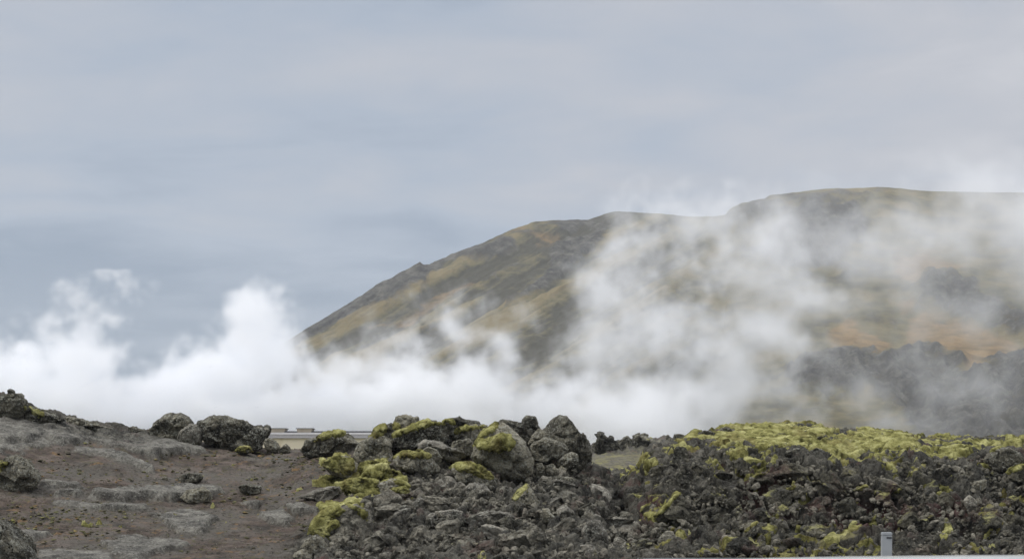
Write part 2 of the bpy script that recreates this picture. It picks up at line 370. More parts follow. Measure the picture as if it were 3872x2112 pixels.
# soil zone: the smooth left slope; everything else is rough lava
wob = fbm(V0 * 0.5, 4, 5)
edge = np.interp(Y1, [395, 440, 470, 500, 530, 560], [330, 345, 352, 345, 318, 300])
soilm = sstep(18, -18, U1 - edge + wob * 30)
flatm = sstep(60, 66, YD)
rough = (1 - soilm)
dist_f = sstep(130, 60, YD) * (0.35 + 0.65 * sstep(62, 50, YD))
roadf = sstep(27, 33.5, YD)
sA, cA = shards(V0 * np.array([2.3, 2.3, 2.9]) + fbm(V0 * 3, 2, 3)[:, None] * 0.35, 11)
sB, cB = shards(V0 * np.array([5.5, 5.5, 7.0]) + wob[:, None], 21)
sC, cC = shards(V0 * 12.0, 31)
SLABS = [Z1(p) for p in (
 [(640,520),(700,500),(760,480),(950,462),(1050,475),(1200,505),(1400,560),(1480,600),(1340,632),(1240,652),(1150,672),(1050,648),(900,590),(770,560),(690,550)],
 [(-90,330),(180,300),(500,350),(800,425),(960,470),(760,500),(640,560),(420,560),(200,600),(60,640),(-90,640)],
 [(-60,430),(60,410),(180,400),(300,430),(360,500),(300,530),(160,560),(-60,580)],
 [(320,470),(400,440),(520,440),(600,480),(620,540),(520,560),(420,545)],
 [(560,560),(760,580),(900,620),(1040,680),(1130,700),(1120,760),(900,700),(700,640),(560,610)],
 [(260,870),(330,830),(430,815),(550,835),(645,868),(560,885),(330,890)],
 [(330,925),(450,885),(560,895),(620,920),(540,960),(380,955)],
 [(620,955),(800,893),(1100,862),(1400,850),(1590,860),(1660,900),(1560,960),(1400,990),(1200,985),(900,985)],
 [(420,985),(700,985),(1100,1010),(1180,1050),(1000,1060),(700,1040),(460,1020)],
 [(1150,1070),(1300,1030),(1480,1040),(1620,1110),(1640,1190),(1500,1240),(1300,1215)],
 [(2150,1060),(2180,1020),(2300,1010),(2420,1040),(2380,1080),(2280,1095),(2170,1100)],
 [(1960,1050),(2100,1030),(2170,1100),(2160,1180),(2040,1170),(1960,1110)],
 [(260,1330),(400,1310),(600,1330),(760,1345),(835,1380),(800,1440),(280,1440)],
 [(40,1210),(120,1180),(260,1180),(370,1220),(380,1260),(280,1290),(150,1290)],
 [(780,1290),(1000,1240),(1250,1250),(1420,1300),(1300,1380),(1000,1420),(800,1400)],
 [(1750,985),(1850,970),(1960,985),(1930,1010),(1800,1012)])]
sw, sw2 = fbm(V0 * 1.1, 4, 14), fbm(V0 * 4.0, 3, 15)
MX0, MY0 = U1 + sw * 16 + sw2 * 4, Y1 + sw * 4 + sw2 * 2
selm = np.where((U1 < 340) & (YD < 47))[0]; slabm = np.zeros(len(V0)); slabh = np.zeros(len(V0))
for i, p in enumerate(SLABS):
    pa = np.array(p); a = inside(p, MX0[selm], MY0[selm]); e_ = sstep(0, 2.2, a)
    slabm[selm] = np.maximum(slabm[selm], sstep(-1, 1.5, a))
    tt_ = np.clip((MY0[selm] - pa[:, 1].min()) / (np.ptp(pa[:, 1]) + 1e-6), 0, 1)
    slabh[selm] = np.maximum(slabh[selm], e_ * (0.03 + (0.24 if i in (0, 7, 10) else 0.05 if i == 1 else 0.14) * tt_))
    slabh[selm] -= 0.09 * sstep(-4, -0.5, a) * sstep(0.5, -0.2, a) * (tt_ > 0.75)
crag = soilm * sstep(26, 8, Y1 - np.interp(U1, [-320, 0, 30, 60, 100, 140, 160], [370, 395, 405, 415, 424, 431, 434])) * sstep(175, 120, U1) * (YD < 60)
crag = np.maximum(crag, 0.8 * soilm * sstep(0.1, 0.3, fbm(V0 * 0.6 + 4, 3, 16)) * sstep(-300, -260, U1) * (YD > 34) * sstep(480, 440, Y1) * (U1 < 150))
rough = np.maximum(rough, crag * 0.42); 
disp = rough * (0.25 * sA - 0.06 * cA + 0.09 * sB - 0.03 * cB + 0.02 * sC + 0.26 * fbm(V0 * 0.8, 3, 8)) + slabh * soilm * (1 - crag) + soilm * (0.10 * fbm(V0 * 0.7, 4, 9) + 0.035 * ridged(V0 * 3.0, 5, 12) + 0.012 * fbm(V0 * 14, 3, 13) + 0.055 * np.clip(ridged(V0 * 6.0, 3, 17), -0.2, 1) * sstep(-0.05, 0.25, fbm(V0 * 1.2, 3, 18)) * (1 - slabm))
# tops of the right lava are smoother under their moss
topm = sstep(36.6, 38.5, YD) * sstep(640, 700, U1)
disp *= 1 - 0.25 * topm
for hx, hy, hu, hv in HOLES:
    disp -= 0.45 * sstep(1.15, 0.35, np.hypot((U1 - hx) / hu, (Y1 - hy) / hv) + wob * 0.3) * rough
gapr = sstep(98, 106, YD) * sstep(132, 124, YD) * sstep(585, 595, U1) * sstep(700, 680, U1)
disp -= 0.35 * sstep(1.1, 0.2, np.hypot((U1 - 772) / 32, (Y1 - 492) / 26) + wob * 0.4) * rough + 0.35 * sstep(1.1, 0.2, np.hypot((U1 - 868) / 40, (Y1 - 508) / 22) + wob * 0.4) * rough
dlow = (0.24 * fbm(V0 * 0.8, 4, 8) * rough + 0.15 * fbm(V0 * 1.5, 3, 20)) * dist_f * roadf
disp *= dist_f * roadf
dirn = Nn.copy()
disp += gapr * (0.55 * ridged(V0 * 0.9, 4, 33, 0.6) + 0.5 * fbm(V0 * 0.25, 2, 34))
V1 = V0 + dirn * disp[:, None]
GDISP = disp
tint = np.zeros(len(V0))
for p_ in ((740, 470, 800, 520), (828, 488, 905, 535), (640, 500, 668, 530), (930, 500, 975, 520)):
    cx_, cy_ = (p_[0] + p_[2]) / 2, (p_[1] + p_[3]) / 2
    tint = np.maximum(tint, sstep(1.1, 0.6, np.hypot((U1 - cx_) / (p_[2] - cx_), (Y1 - cy_) / (p_[3] - cy_)) + wob * 0.5) * 0.8)
tint *= rough * (YD < 42)
# moss cover polygons (rows and columns are only used to find the spot on the ground)
mossp = [
 Z2([(590,640),(690,560),(760,480),(860,490),(920,490),(1000,580),(1080,690),(1100,760),(950,790),(760,760),(600,750)]),
 Z2([(440,500),(560,440),(660,455),(690,600),(560,600)]), Z2([(380,610),(600,600),(600,680),(400,660)]),
 Z2([(330,1010),(420,860),(560,815),(700,800),(790,880),(800,950),(640,900),(520,980),(430,1080)]),
 Z2([(780,330),(1000,240),(1200,190),(1420,170),(1420,220),(1100,290),(850,350)]),
 Z2([(1400,480),(1520,480),(1750,620),(1760,680),(1560,640),(1400,560)]),
 Z3([(780,270),(850,200),(1000,170),(1130,150),(1250,180),(1400,200),(1480,230),(1340,270),(1200,310),(1050,345),(930,310),(830,340)]),
 Z3([(1340,300),(1500,270),(1600,220),(1780,190),(1900,240),(1990,290),(1900,330),(1700,330),(1560,370),(1500,400),(1440,440),(1450,380),(1340,330)]),
 Z3([(2110,260),(2200,240),(2330,250),(2260,300),(2150,300)]),
 Z3([(2340,300),(2400,250),(2560,235),(2700,240),(2700,270),(2440,285)]),
 Z3([(480,240),(560,215),(680,220),(640,250),(520,255)]),
 Z3([(330,440),(400,385),(440,365),(440,385),(370,450)]),
 Z5([(150,1230),(200,1120),(260,1060),(370,1110),(420,1000),(440,950),(450,1000),(360,1200),(280,1290),(220,1370),(100,1370)]),
 Z5([(780,1300),(880,1215),(1000,1195),(1060,1110),(1130,1110),(1090,1190),(1040,1290),(900,1370),(700,1370)]),
 Z5([(500,1170),(530,1040),(560,1100),(530,1200),(440,1370),(340,1370),(400,1300)]),
 Z3([(2060,870),(2110,790),(2150,780),(2120,850),(2050,915),(1990,915)]),
 Z3([(520,600),(560,560),(600,575),(530,640),(430,720),(420,670)]),
 Z3([(500,790),(530,740),(555,760),(520,830)]),
 Z3([(2350,780),(2500,700),(2520,740),(2420,820),(2300,830)]),
 Z3([(790,900),(850,840),(880,870),(840,915),(700,915)]),
 Z4([(1280,280),(1420,240),(1500,200),(1400,260),(1310,400)]),
]
MX, MY = proj(V0); wn = fbm(V0 * 1.6, 4, 50) ; wn2 = fbm(V0 * 5.0, 3, 52)
mm = np.full(len(V0), -9.0)
for p in mossp: mm = np.maximum(mm, inside(p, MX, MY))
mm = mm + wn * 11 + wn2 * 7
upn = normals(V1, GF)
spot = sstep(0.16, 0.34, fbm(V0 * 1.3 + 7, 4, 60)) * sstep(600, 650, MX) * sstep(0.35, 0.75, upn[:, 2]) * sstep(60, 50, YD) * sstep(32.5, 33.6, YD)
topfill = topm * sstep(0.20, 0.28, fbm(V0 * 1.1 + 2, 5, 61)) * sstep(64, 54, YD) * 0.9
topfill *= sstep(960, 880, MX) * sstep(695, 735, MX)
mm -= 9 * sstep(900, 960, MX) * (Y1 < 462)
mmask = np.maximum(sstep(0, 3, mm) * (YD < 66), np.maximum(spot, topfill))
gapm = np.clip(sstep(0.0, 0.2, fbm(V0 * 0.35, 4, 64)) * sstep(590, 610, MX) * sstep(54, 58, YD) * sstep(90, 75, YD), 0, 1)
me = make_mesh('ground', V1, GF, True, {'soil': soilm * (1 - 0.85 * crag), 'slab': slabm * soilm, 'flat': flatm * (1 - 0.8 * gapr), 'tint': tint, 'mossy': np.maximum(mmask * 0.6, gapm)})
ground = tag(link('ground', me, M_ground), 'dark lava slope with brown soil on the left and rough clinker on the right', 'ground', kind='structure')
Vt = V1 + Nn * 0.0
lump = 0.06 + 0.09 * fbm(V0 * 2.2, 4, 70) + 0.06 * ridged(V0 * 3.0, 3, 71) + 0.03 * fbm(V0 * 11, 3, 72)
thick = np.where(mmask > 0.02, lump * sstep(0.0, 0.7, mmask) - 0.03 * (1 - mmask), -0.1)
# cushions smooth out the clinker beneath them
kq = 0.8 * sstep(0.2, 1.0, mmask)
Vm = V0 + Nn * (disp * (1 - kq) + dlow * kq + 0.05 * kq + np.maximum(thick, -0.1))[:, None]
keep = (mmask[GF].max(1) > 0.15) & (Yr[np.minimum(GF[:, 0] // len(Uc), len(Yr) - 1)] < 62)
Vc, Fk, _ = compact(Vm, GF[keep])
tag(link('moss', make_mesh('moss', Vc, Fk), M_moss), 'yellow green moss mats over the top and ledges of the right hand lava ridge', 'moss', kind='stuff')
# ------------------------------------------------------------------ boulders
def polyR(poly, c, th):
    poly = np.array(poly, float) - c; n = len(poly); r = np.full(th.shape, np.nan)
    dx, dy = np.cos(th), np.sin(th)
    for i in range(n):
        x1, y1 = poly[i]; ex, ey = poly[(i + 1) % n] - poly[i]
        den = dx * ey - dy * ex; den = np.where(np.abs(den) < 1e-9, 1e-9, den)
        t = (x1 * ey - y1 * ex) / den; s = (x1 * dy - y1 * dx) / den
        ok = (t > 0) & (s >= -1e-6) & (s <= 1 + 1e-6)
        r = np.where(ok, np.fmax(r, t), r)
    return np.where(np.isnan(r), np.nanmedian(r), r)
brng = np.random.default_rng(7)
def boulder(name, poly, label, mat, cat='boulder', jag=0.065, moss=None, T=0.5, fac=1.0, rg=1.0, dY=0.0, Y=None, sub=None, sink=0.0, group=None, ext=None):
    poly = np.array(poly, float)
    if ext is None: ext = 7 if (Y is not None and 39.9 <= Y < 42.5) else 0
    if ext:
        ym_ = poly[:, 1].mean(); poly[:, 1] += np.where(poly[:, 1] > ym_, ext, 0)
    x0, y0 = poly.min(0); x1, y1 = poly.max(0); wpx = max(x1 - x0, y1 - y0)
    if sub is None: sub = 6 if wpx > 30 else (5 if wpx > 12 else 4)
    D, Fc = ico(sub); D = D.copy(); seed = int(brng.integers(1, 9999)); rng = np.random.default_rng(seed)
    c = np.array([(x0 + x1) / 2, (y0 + y1) / 2])
    a = 0.5 * abs(sum(poly[i][0] * poly[(i + 1) % len(poly)][1] - poly[(i + 1) % len(poly)][0] * poly[i][1] for i in range(len(poly))))
    cx = poly.mean(0); c = cx if inside(poly, np.array([cx[0]]), np.array([cx[1]]))[0] > 0 else c
    if Y is None: Y = depth_at(c[0], min(y1 + sink, 556))
    if Y < 44 and Y > 31: Y = min(Y, depth_at(c[0], min(y1 - ext, 556)) + 0.3)
    Y += dY
    s = Y / F; th = np.arctan2(-D[:, 2], D[:, 0])   # image rows run downward
    Rr = 1.04 * polyR(poly, c, th) * s * (1 + jag * ridged(np.stack([2.6 * D[:, 0], 1.2 * D[:, 1], 2.6 * D[:, 2]], 1) * 1.6 + seed % 37, 4, seed, 0.7))
    rho = np.hypot(D[:, 0], D[:, 2]); th3 = th
    wm = (x1 - x0) * s; hm = (y1 - y0) * s; Tm = T * 0.5 * (wm + min(hm, wm))
    # superellipse-ish section so faces are flat rather than round
    pw = 0.5
    rr = np.power(rho, pw); ty = np.sign(D[:, 1]) * np.power(np.abs(D[:, 1]), 0.8)
    P = np.stack([rr * Rr * np.cos(th3), Tm * ty, -rr * Rr * np.sin(th3)], 1)
    # random cut planes on the visible side
    size = max(wm, hm) * 0.5
    for k in range(int(22 * fac)):
        n = rng.normal(size=3); n[1] = -abs(n[1]) * 1.1; n /= np.linalg.norm(n)
        ext = np.quantile(P @ n, 0.97); d = ext * rng.uniform(0.58, 0.9)
        ov = np.maximum(P @ n - d, 0); wgt = np.clip(1.15 - rho ** 3, 0, 1) if abs(n[1]) < 0.8 else np.clip(1.4 - rho ** 3, 0, 1)
        P -= n[None, :] * (ov * 0.97 * wgt)[:, None]
    nn_ = normals(P, Fc); off = rng.uniform(0, 50, 3)
    Q = P / max(size, 0.05)
    fa, ca = shards(Q * 1.5 + off + 0.15 * fbm(Q * 2 + off, 2)[:, None], seed)
    fb_, cb = shards(Q * 3.8 + off, seed + 3)
    fc, cc_ = shards(Q * 9 + off, seed + 6)
    d = size * rg * (0.07 * fbm(Q * 1.3 + off, 3, seed) + 0.16 * fa - 0.05 * ca + 0.07 * fb_ - 0.02 * cb + 0.02 * fc + 0.022 * ridged(Q * 4 + off, 5, seed, 0.6))
    d += rg * 0.022 * fbm(P * 10 + off, 4, seed + 5, 0.65)
    # keep the outline where it is: mostly inward at the rim
    d = np.where(rho > 0.9, np.minimum(d, size * 0.03) , d)
    P = P + nn_ * d[:, None]
    org = np.array([(c[0] - 512) * s, Y, EYE - (c[1] - HY) * s])
    base = np.array([0, 0, P[:, 2].min()])
    me = make_mesh(name, P - base, Fc)
    o = link(name, me, mat, loc=tuple(org + base)); tag(o, label, cat, group)
    for mq_ in (moss or []):
        W = P + org; U, Yp = proj(W); nn_ = normals(P, Fc)
        m = np.full(len(P), -99.0)
        m = np.maximum(m, inside(mq_, U, Yp) + 1.0)
        m = m + fbm(W * 2.2, 4, seed) * 3.0 + fbm(W * 7, 3, seed + 1) * 2
        m = np.where(D[:, 1] < 0.45, m, -9)
        m = m - 4 * (nn_[:, 2] < -0.25)
        mk = sstep(-0.5, 2.5, m)
        lmp = (0.07 + 0.045 * fbm(W * 2.5, 3, 3) + 0.01 * ridged(W * 9, 3, 4)) * min(1.0, 0.35 + size)
        Vm = P + nn_ * (np.where(mk > 0.02, lmp * mk, 0) - 0.035 * (1 - mk))[:, None]
        kp = mk[Fc].max(1) > 0.05
        if kp.sum() > 10:
            Vc, Fk, _ = compact(Vm, Fc[kp])
            lab = np.arange(len(Vc)); 
            for _i in range(400):
                fm = lab[Fk].min(1); nl = lab.copy()
                for q_ in range(3): np.minimum.at(nl, Fk[:, q_], fm)
                nl = nl[nl]
                if (nl == lab).all(): break
                lab = nl
            big = np.bincount(lab).argmax(); Vc, Fk, _ = compact(Vc, Fk[lab[Fk[:, 0]] == big])
            mo = link('moss', make_mesh('moss', Vc - base, Fk), M_moss, parent=o)
    return o
B = boulder
BR, ST, SL = 'boulder', 'stone', 'slab'
# --- left slope
B('boulder', Z1([(-90,230),(0,185),(60,176),(130,172),(152,200),(180,222),(184,250),(150,300),(120,360),(-90,380)]), 'craggy grey outcrop at the top left edge, with a small round stone on it', M_rock, moss=[Z1([(120,300),(190,260),(240,300),(200,330)])], T=0.7, Y=43.0)
B('stone', Z1([(50,150),(62,137),(85,135),(103,148),(106,168),(96,180),(62,180)]), 'small round dark stone perched on the peak of the left outcrop', M_dark, ST, T=0.9, Y=43.0, rg=0.5)
B('boulder', Z1([(150,300),(200,262),(260,275),(350,322),(480,345),(500,380),(420,400),(300,400),(180,380)]), 'low dark rock ledge just right of the top left outcrop', M_rock, moss=[Z1([(220,270),(330,310),(330,345),(240,330)])], T=0.8, Y=43.8)
B('boulder', Z1([(480,350),(500,338),(620,375),(690,400),(860,440),(800,470),(600,440),(500,400)]), 'long low rock running down the left skyline', M_rock, T=0.9, Y=44.8)
B('boulder', Z1([(925,450),(935,425),(1000,418),(1040,432),(1085,440),(1090,475),(960,475)]), 'low stone left of the domed skyline boulder', M_dark, T=0.8, Y=45.7)
B('boulder', Z1([(1080,492),(1100,430),(1160,360),(1210,325),(1290,310),(1300,333),(1340,318),(1400,350),(1432,385),(1425,430),(1370,490),(1300,520),(1180,515)]), 'domed lichen-flecked boulder on the left skyline', M_rock, T=0.9, Y=45.3)
B('boulder', Z1([(1300,520),(1350,450),(1420,395),(1480,400),(1505,440),(1495,540),(1460,575),(1360,560)]), 'smooth dark brown rock wedged between the two big skyline boulders', M_slab, T=0.7, Y=44.7, rg=0.5)
B('boulder', Z1([(1462,410),(1475,372),(1550,380),(1600,350),(1690,345),(1740,368),(1820,378),(1900,400),(1990,430),(2002,450),(1975,500),(1960,560),(1995,600),(1860,600),(1700,590),(1600,570),(1530,560),(1495,500)]), 'broad boulder on the left skyline, its right end overhanging beside the building', M_rock, moss=[Z1([(1780,590),(1830,565),(1870,575),(1860,600),(1790,605)])], T=0.65, Y=44.9)
B('boulder', Z1([(1965,530),(1975,500),(2015,497),(2055,525),(2080,570),(2060,605),(1985,605)]), 'small grey rock under the overhanging end of the broad boulder', M_rock, T=0.9, Y=44.6)
B('stone', Z1([(2075,590),(2110,560),(2135,540),(2165,565),(2165,605),(2090,610)]), 'little pale-flecked stone in front of the cream wall', M_pale, ST, T=0.8, Y=44.5)
B('stone', Z1([(1745,600),(1790,572),(1850,568),(1890,600),(1850,615),(1780,615)]), 'small mossy stone at the foot of the broad skyline boulder', M_rock, ST, moss=[Z1([(1750,600),(1800,560),(1860,560),(1880,590)])], T=0.9, Y=43.8)
B('boulder', Z1([(-60,720),(0,690),(60,650),(110,628),(155,650),(200,690),(245,740),(280,800),(290,840),(260,880),(200,905),(130,935),(40,925),(-40,940)]), 'rounded grey boulder at the left edge of the picture with a dark cleft', M_rock, moss=[Z1([(-60,700),(10,680),(50,690),(20,750),(-50,770)])], T=0.6, dY=0.3)
B('boulder', Z1([(-260,1130),(-60,1120),(0,1135),(80,1190),(160,1270),(260,1350),(285,1420),(300,1520),(-200,1560)]), 'dark boulder cut off by the bottom left corner of the picture', M_dark, T=0.6, Y=24.0)
def slab(poly, label, mat=M_slab, **kw):
    kw.setdefault('T', 1.5); kw.setdefault('rg', 0.45); kw.setdefault('dY', 0.6); return B('rock_slab', poly, label, mat, SL, **kw)
B('boulder', Z1([(1340,945),(1390,885),(1480,872),(1560,895),(1580,950),(1530,1002),(1420,985)]), 'cream-blotched boulder at the right end of the longest slab', M_pale, T=0.8)
B('boulder', Z1([(1300,800),(1330,782),(1400,768),(1500,768),(1520,800),(1510,828),(1400,838),(1330,828)]), 'dark rock standing in for a shaded recess in the middle of the brown slope', M_dark, T=0.7)  # solid dark rock whose colour stands in for the shade under a lip
B('stone', Z1([(1200,800),(1225,788),(1250,795),(1240,820),(1205,822)]), 'tiny pale stone left of the dark rock that stands in for a recess', M_pale, ST, T=0.8)
B('boulder', Z1([(1765,870),(1810,850),(1880,850),(1950,870),(1955,910),(1880,930),(1800,915)]), 'dark broken rock on the brown slope, right of the longest slab', M_dark, T=0.7)
slab(Z1([(2170,925),(2300,900),(2450,872),(2540,858),(2572,900),(2560,955),(2480,975),(2330,965)]), 'pale wedge-ended slab on the right of the brown slope', T=0.7, dY=0.2)
# --- central outcrop
B('boulder', Z2([(250,405),(285,345),(310,312),(380,300),(430,272),(560,258),(640,278),(680,310),(735,322),(720,370),(680,430),(560,452),(420,445),(300,440)]), 'mossy-topped grey boulder standing in front of the cream wall', M_rock, moss=[Z2([(380,330),(400,285),(470,258),(560,250),(600,275),(500,300),(450,320),(400,345)])], T=0.7, Y=43.0)
B('boulder', Z2([(655,450),(690,370),(740,325),(800,300),(900,290),(950,340),(955,420),(985,480),(900,500),(760,500),(690,490)]), 'dark furrowed crag at the left end of the central outcrop', M_rock, moss=[Z2([(785,305),(830,270),(900,240),(930,260),(850,310)])], T=0.7, Y=39.6)
B('boulder', Z2([(780,310),(830,240),(900,205),(960,185),(1010,200),(990,270),(900,310),(820,330)]), 'moss-draped rock on the left shoulder of the central outcrop', M_rock, moss=[Z2([(780,310),(830,235),(900,205),(910,240),(860,300),(800,335)]), Z2([(970,190),(1050,175),(1095,220),(1000,260),(975,230)])], T=0.8, Y=40.6)
B('boulder', Z2([(960,215),(985,142),(1050,130),(1100,150),(1148,152),(1155,195),(1110,240),(1000,250)]), 'lichened block highest on the left of the central outcrop', M_pale, T=0.8, Y=41.2)
B('boulder', Z2([(1120,215),(1160,180),(1210,165),(1290,172),(1290,205),(1220,230),(1140,235)]), 'small mossy rock beside the highest block of the central outcrop', M_rock, moss=[Z2([(1120,220),(1160,175),(1230,160),(1250,200),(1150,235)])], T=0.8, Y=41.0)
B('boulder', Z2([(870,320),(1000,262),(1200,212),(1420,188),(1440,240),(1410,320),(1270,355),(1150,335),(1000,350),(900,350)]), 'long slanting rock face with a moss-lined upper edge in the central outcrop', M_rock, moss=[Z2([(830,320),(1000,250),(1200,200),(1400,170),(1420,195),(1230,225),(1050,275),(900,320)])], T=0.7, Y=40.0)
B('boulder', Z2([(1340,200),(1350,158),(1450,160),(1530,175),(1600,190),(1670,205),(1650,240),(1500,245),(1380,230)]), 'flat dark rock on the skyline in the middle of the central outcrop', M_dark, T=0.8, Y=41.0)
B('boulder', Z2([(1405,265),(1450,235),(1560,210),(1670,208),(1665,255),(1600,310),(1500,320),(1430,300)]), 'rock with a drooping moss fringe left of the pale great boulder', M_rock, moss=[Z2([(1405,260),(1450,225),(1560,205),(1660,210),(1650,235),(1560,245),(1430,270)])], T=0.8, Y=40.2)
B('boulder', Z2([(1410,330),(1530,312),(1570,350),(1592,400),(1540,455),(1440,440),(1395,400)]), 'dark shadowed block under the moss-fringed rock', M_rock, T=0.8, Y=39.4)
B('boulder', Z2([(1140,350),(1200,320),(1300,340),(1420,400),(1560,450),(1500,500),(1380,480),(1250,430),(1150,420)]), 'smooth brown-grey rib running down the middle of the outcrop', M_slab, T=0.9, Y=39.0, rg=0.6)
B('boulder', Z2([(1530,460),(1560,400),(1600,340),(1660,260),(1720,215),(1790,200),(1880,262),(1960,335),(1990,400),(2022,465),(2015,560),(1985,620),(1880,640),(1760,630),(1725,570),(1620,510)]), 'largest pale rounded boulder of the outcrop wearing a cap of moss', M_pale, moss=[Z2([(1560,330),(1620,300),(1700,290),(1790,262),(1850,280),(1882,340),(1840,415),(1740,440),(1665,400),(1600,380)]), Z2([(1530,330),(1640,250),(1740,195),(1755,225),(1680,290),(1590,350)])], T=0.7, Y=38.6, rg=0.6)
B('boulder', Z2([(1730,215),(1755,175),(1785,165),(1900,188),(1990,200),(2045,215),(2010,285),(1900,290),(1800,250)]), 'dark rock on the skyline behind the pale great boulder', M_dark, T=0.8, Y=40.6)
B('boulder', Z2([(1915,205),(1935,165),(1960,135),(2030,148),(2065,185),(2080,220),(2010,225)]), 'small dark cone-shaped rock on the skyline left of the leaning giant', M_dark, T=0.8, Y=40.7)
B('boulder', Z2([(2080,215),(2110,170),(2150,140),(2210,128),(2262,150),(2320,230),(2400,300),(2482,372),(2472,420),(2430,470),(2430,535),(2340,545),(2270,470),(2180,360),(2090,280)]), 'tall dark leaning boulder at the right end of the central outcrop', M_dark, T=0.7, Y=40.0, rg=0.7)
B('boulder', Z2([(1975,350),(2000,290),(2060,225),(2120,255),(2200,335),(2130,380),(2010,380)]), 'pale knobbly rock between the mossy great boulder and the leaning one', M_pale, T=0.8, Y=39.7)
B('boulder', Z2([(1970,362),(2110,312),(2220,340),(2285,392),(2260,445),(2150,470),(2070,492),(2020,480)]), 'square-edged grey block under the leaning boulder', M_rock, T=0.8, Y=38.8)
B('boulder', Z2([(2190,490),(2240,430),(2300,408),(2345,430),(2350,510),(2300,550),(2200,540)]), 'rough rock at the foot of the leaning boulder', M_rock, T=0.8, Y=38.7)
B('boulder', Z2([(2030,500),(2080,492),(2105,540),(2115,590),(2070,615),(2035,600),(2045,550)]), 'upright pale pillar of rock under the square-edged block', M_pale, T=0.8, Y=38.3)
B('boulder', Z2([(2110,510),(2170,500),(2200,540),(2200,600),(2140,615),(2110,580)]), 'pale rock right of the upright pillar', M_pale, T=0.8, Y=38.2)
B('boulder', Z2([(2105,630),(2150,605),(2300,590),(2360,620),(2300,650),(2200,665),(2110,665)]), 'flat ledge stone under the pillar and its neighbour', M_rock, T=0.8, Y=37.9)
B('boulder', Z2([(1175,415),(1190,385),(1225,368),(1290,400),(1325,450),(1318,540),(1270,510),(1220,450)]), 'bright whitish lichen-covered rock in the heart of the outcrop', M_pale, T=0.8, Y=38.3)
B('boulder', Z2([(965,455),(1050,424),(1150,418),(1230,440),(1290,500),(1320,550),(1220,590),(1090,570),(1000,520)]), 'rock with a flat moss strip on top left of the whitish rock', M_rock, moss=[Z2([(970,455),(1050,415),(1160,410),(1240,440),(1240,470),(1150,450),(1030,460)])], T=0.8, Y=37.9)
B('boulder', Z2([(700,560),(720,510),(770,478),(850,490),(850,540),(800,580),(740,595)]), 'round moss cushion rock uppermost of the moss cluster', M_rock, moss=[Z2([(690,600),(690,480),(860,470),(860,560),(780,600)])], T=0.8, Y=38.3)
B('boulder', Z2([(690,630),(760,570),(830,510),(915,488),(930,550),(1010,575),(1060,620),(960,640),(820,640)]), 'rock draped in the widest bright moss blanket', M_rock, moss=[Z2([(680,630),(760,560),(830,500),(920,480),(930,550),(1020,570),(1000,610),(880,600),(760,640)])], T=0.8, Y=37.7)
B('boulder', Z2([(585,680),(600,635),(700,615),(860,625),(880,680),(830,740),(720,755),(600,735)]), 'low block covered by a thick moss cushion beside the brown slope', M_rock, moss=[Z2([(580,700),(590,630),(700,605),(860,620),(850,670),(760,740),(600,740)])], T=0.8, Y=37.0)
B('boulder', Z2([(860,640),(950,610),(1050,630),(1090,690),(1100,740),(1060,790),(960,780),(880,740)]), 'rock with two moss lobes hanging down its right side', M_rock, moss=[Z2([(930,690),(1050,665),(1100,730),(1060,775),(980,730)]), Z2([(950,615),(1060,630),(1085,670),(980,650)])], T=0.8, Y=36.9)
B('boulder', Z2([(440,510),(480,465),(560,445),(650,455),(690,510),(690,600),(640,620),(560,590),(480,560)]), 'mossy ledge where the brown slope meets the outcrop', M_rock, moss=[Z2([(430,510),(480,460),(560,440),(660,460),(680,520),(640,580),(560,570),(470,540)])], T=1.0, Y=38.6)
B('boulder', Z2([(380,625),(430,600),(530,600),(590,630),(585,660),(500,670),(420,650)]), 'low olive moss hummock at the edge of the brown slope', M_rock, moss=[Z2([(370,640),(430,590),(540,590),(600,630),(560,670),(430,665)])], T=1.0, dY=0.3)
B('boulder', Z2([(320,1050),(370,930),(430,870),(560,830),(680,805),(760,860),(790,950),(800,1050),(700,1110),(520,1110),(400,1080)]), 'rounded rock with a moss mane on its left side and a rusty red hollow', M_rub, moss=[Z2([(310,1050),(360,940),(430,860),(560,820),(620,850),(520,900),(560,960),(480,1020),(520,1080),(420,1070)]), Z2([(600,800),(690,800),(760,860),(775,930),(700,870)])], T=0.7, Y=34.6)
B('boulder', Z2([(1395,520),(1430,490),(1520,492),(1620,530),(1740,620),(1765,690),(1700,720),(1560,680),(1450,620)]), 'sloping rock with golden moss left of the black cavity', M_rock, moss=[Z2([(1395,500),(1430,480),(1520,485),(1620,520),(1720,600),(1690,620),(1560,570),(1450,560)])], T=0.8, Y=37.4)
B('boulder', Z2([(1855,750),(1900,700),(1970,658),(2035,735),(2090,800),(2060,850),(1950,850),(1870,820)]), 'pyramid-shaped rock with a moss-lined left edge', M_rock, moss=[Z2([(1850,760),(1900,690),(1965,650),(1985,675),(1920,740),(1870,780)])], T=0.8, Y=36.5)
B('boulder', Z2([(1305,850),(1400,842),(1495,850),(1490,900),(1440,962),(1345,955),(1320,900)]), 'smooth flat-topped grey rock in the rubble slope', M_slab, T=0.8, Y=35.3, rg=0.5)
B('boulder', Z2([(1090,860),(1110,790),(1160,750),(1215,775),(1200,840),(1140,900),(1100,900)]), 'smooth light rock with a dark underside in the rubble slope', M_slab, T=0.8, Y=36.0, rg=0.5)
B('boulder', Z2([(920,830),(940,805),(1070,808),(1085,850),(1060,890),(940,880)]), 'squat pitted stone below the moss-lobed rock', M_rock, T=0.8, Y=36.0)
B('boulder', Z2([(1480,680),(1540,640),(1640,650),(1700,720),(1700,790),(1620,800),(1520,760)]), 'bluish grey rock below the golden moss', M_slab, T=0.8, Y=36.6, rg=0.7)
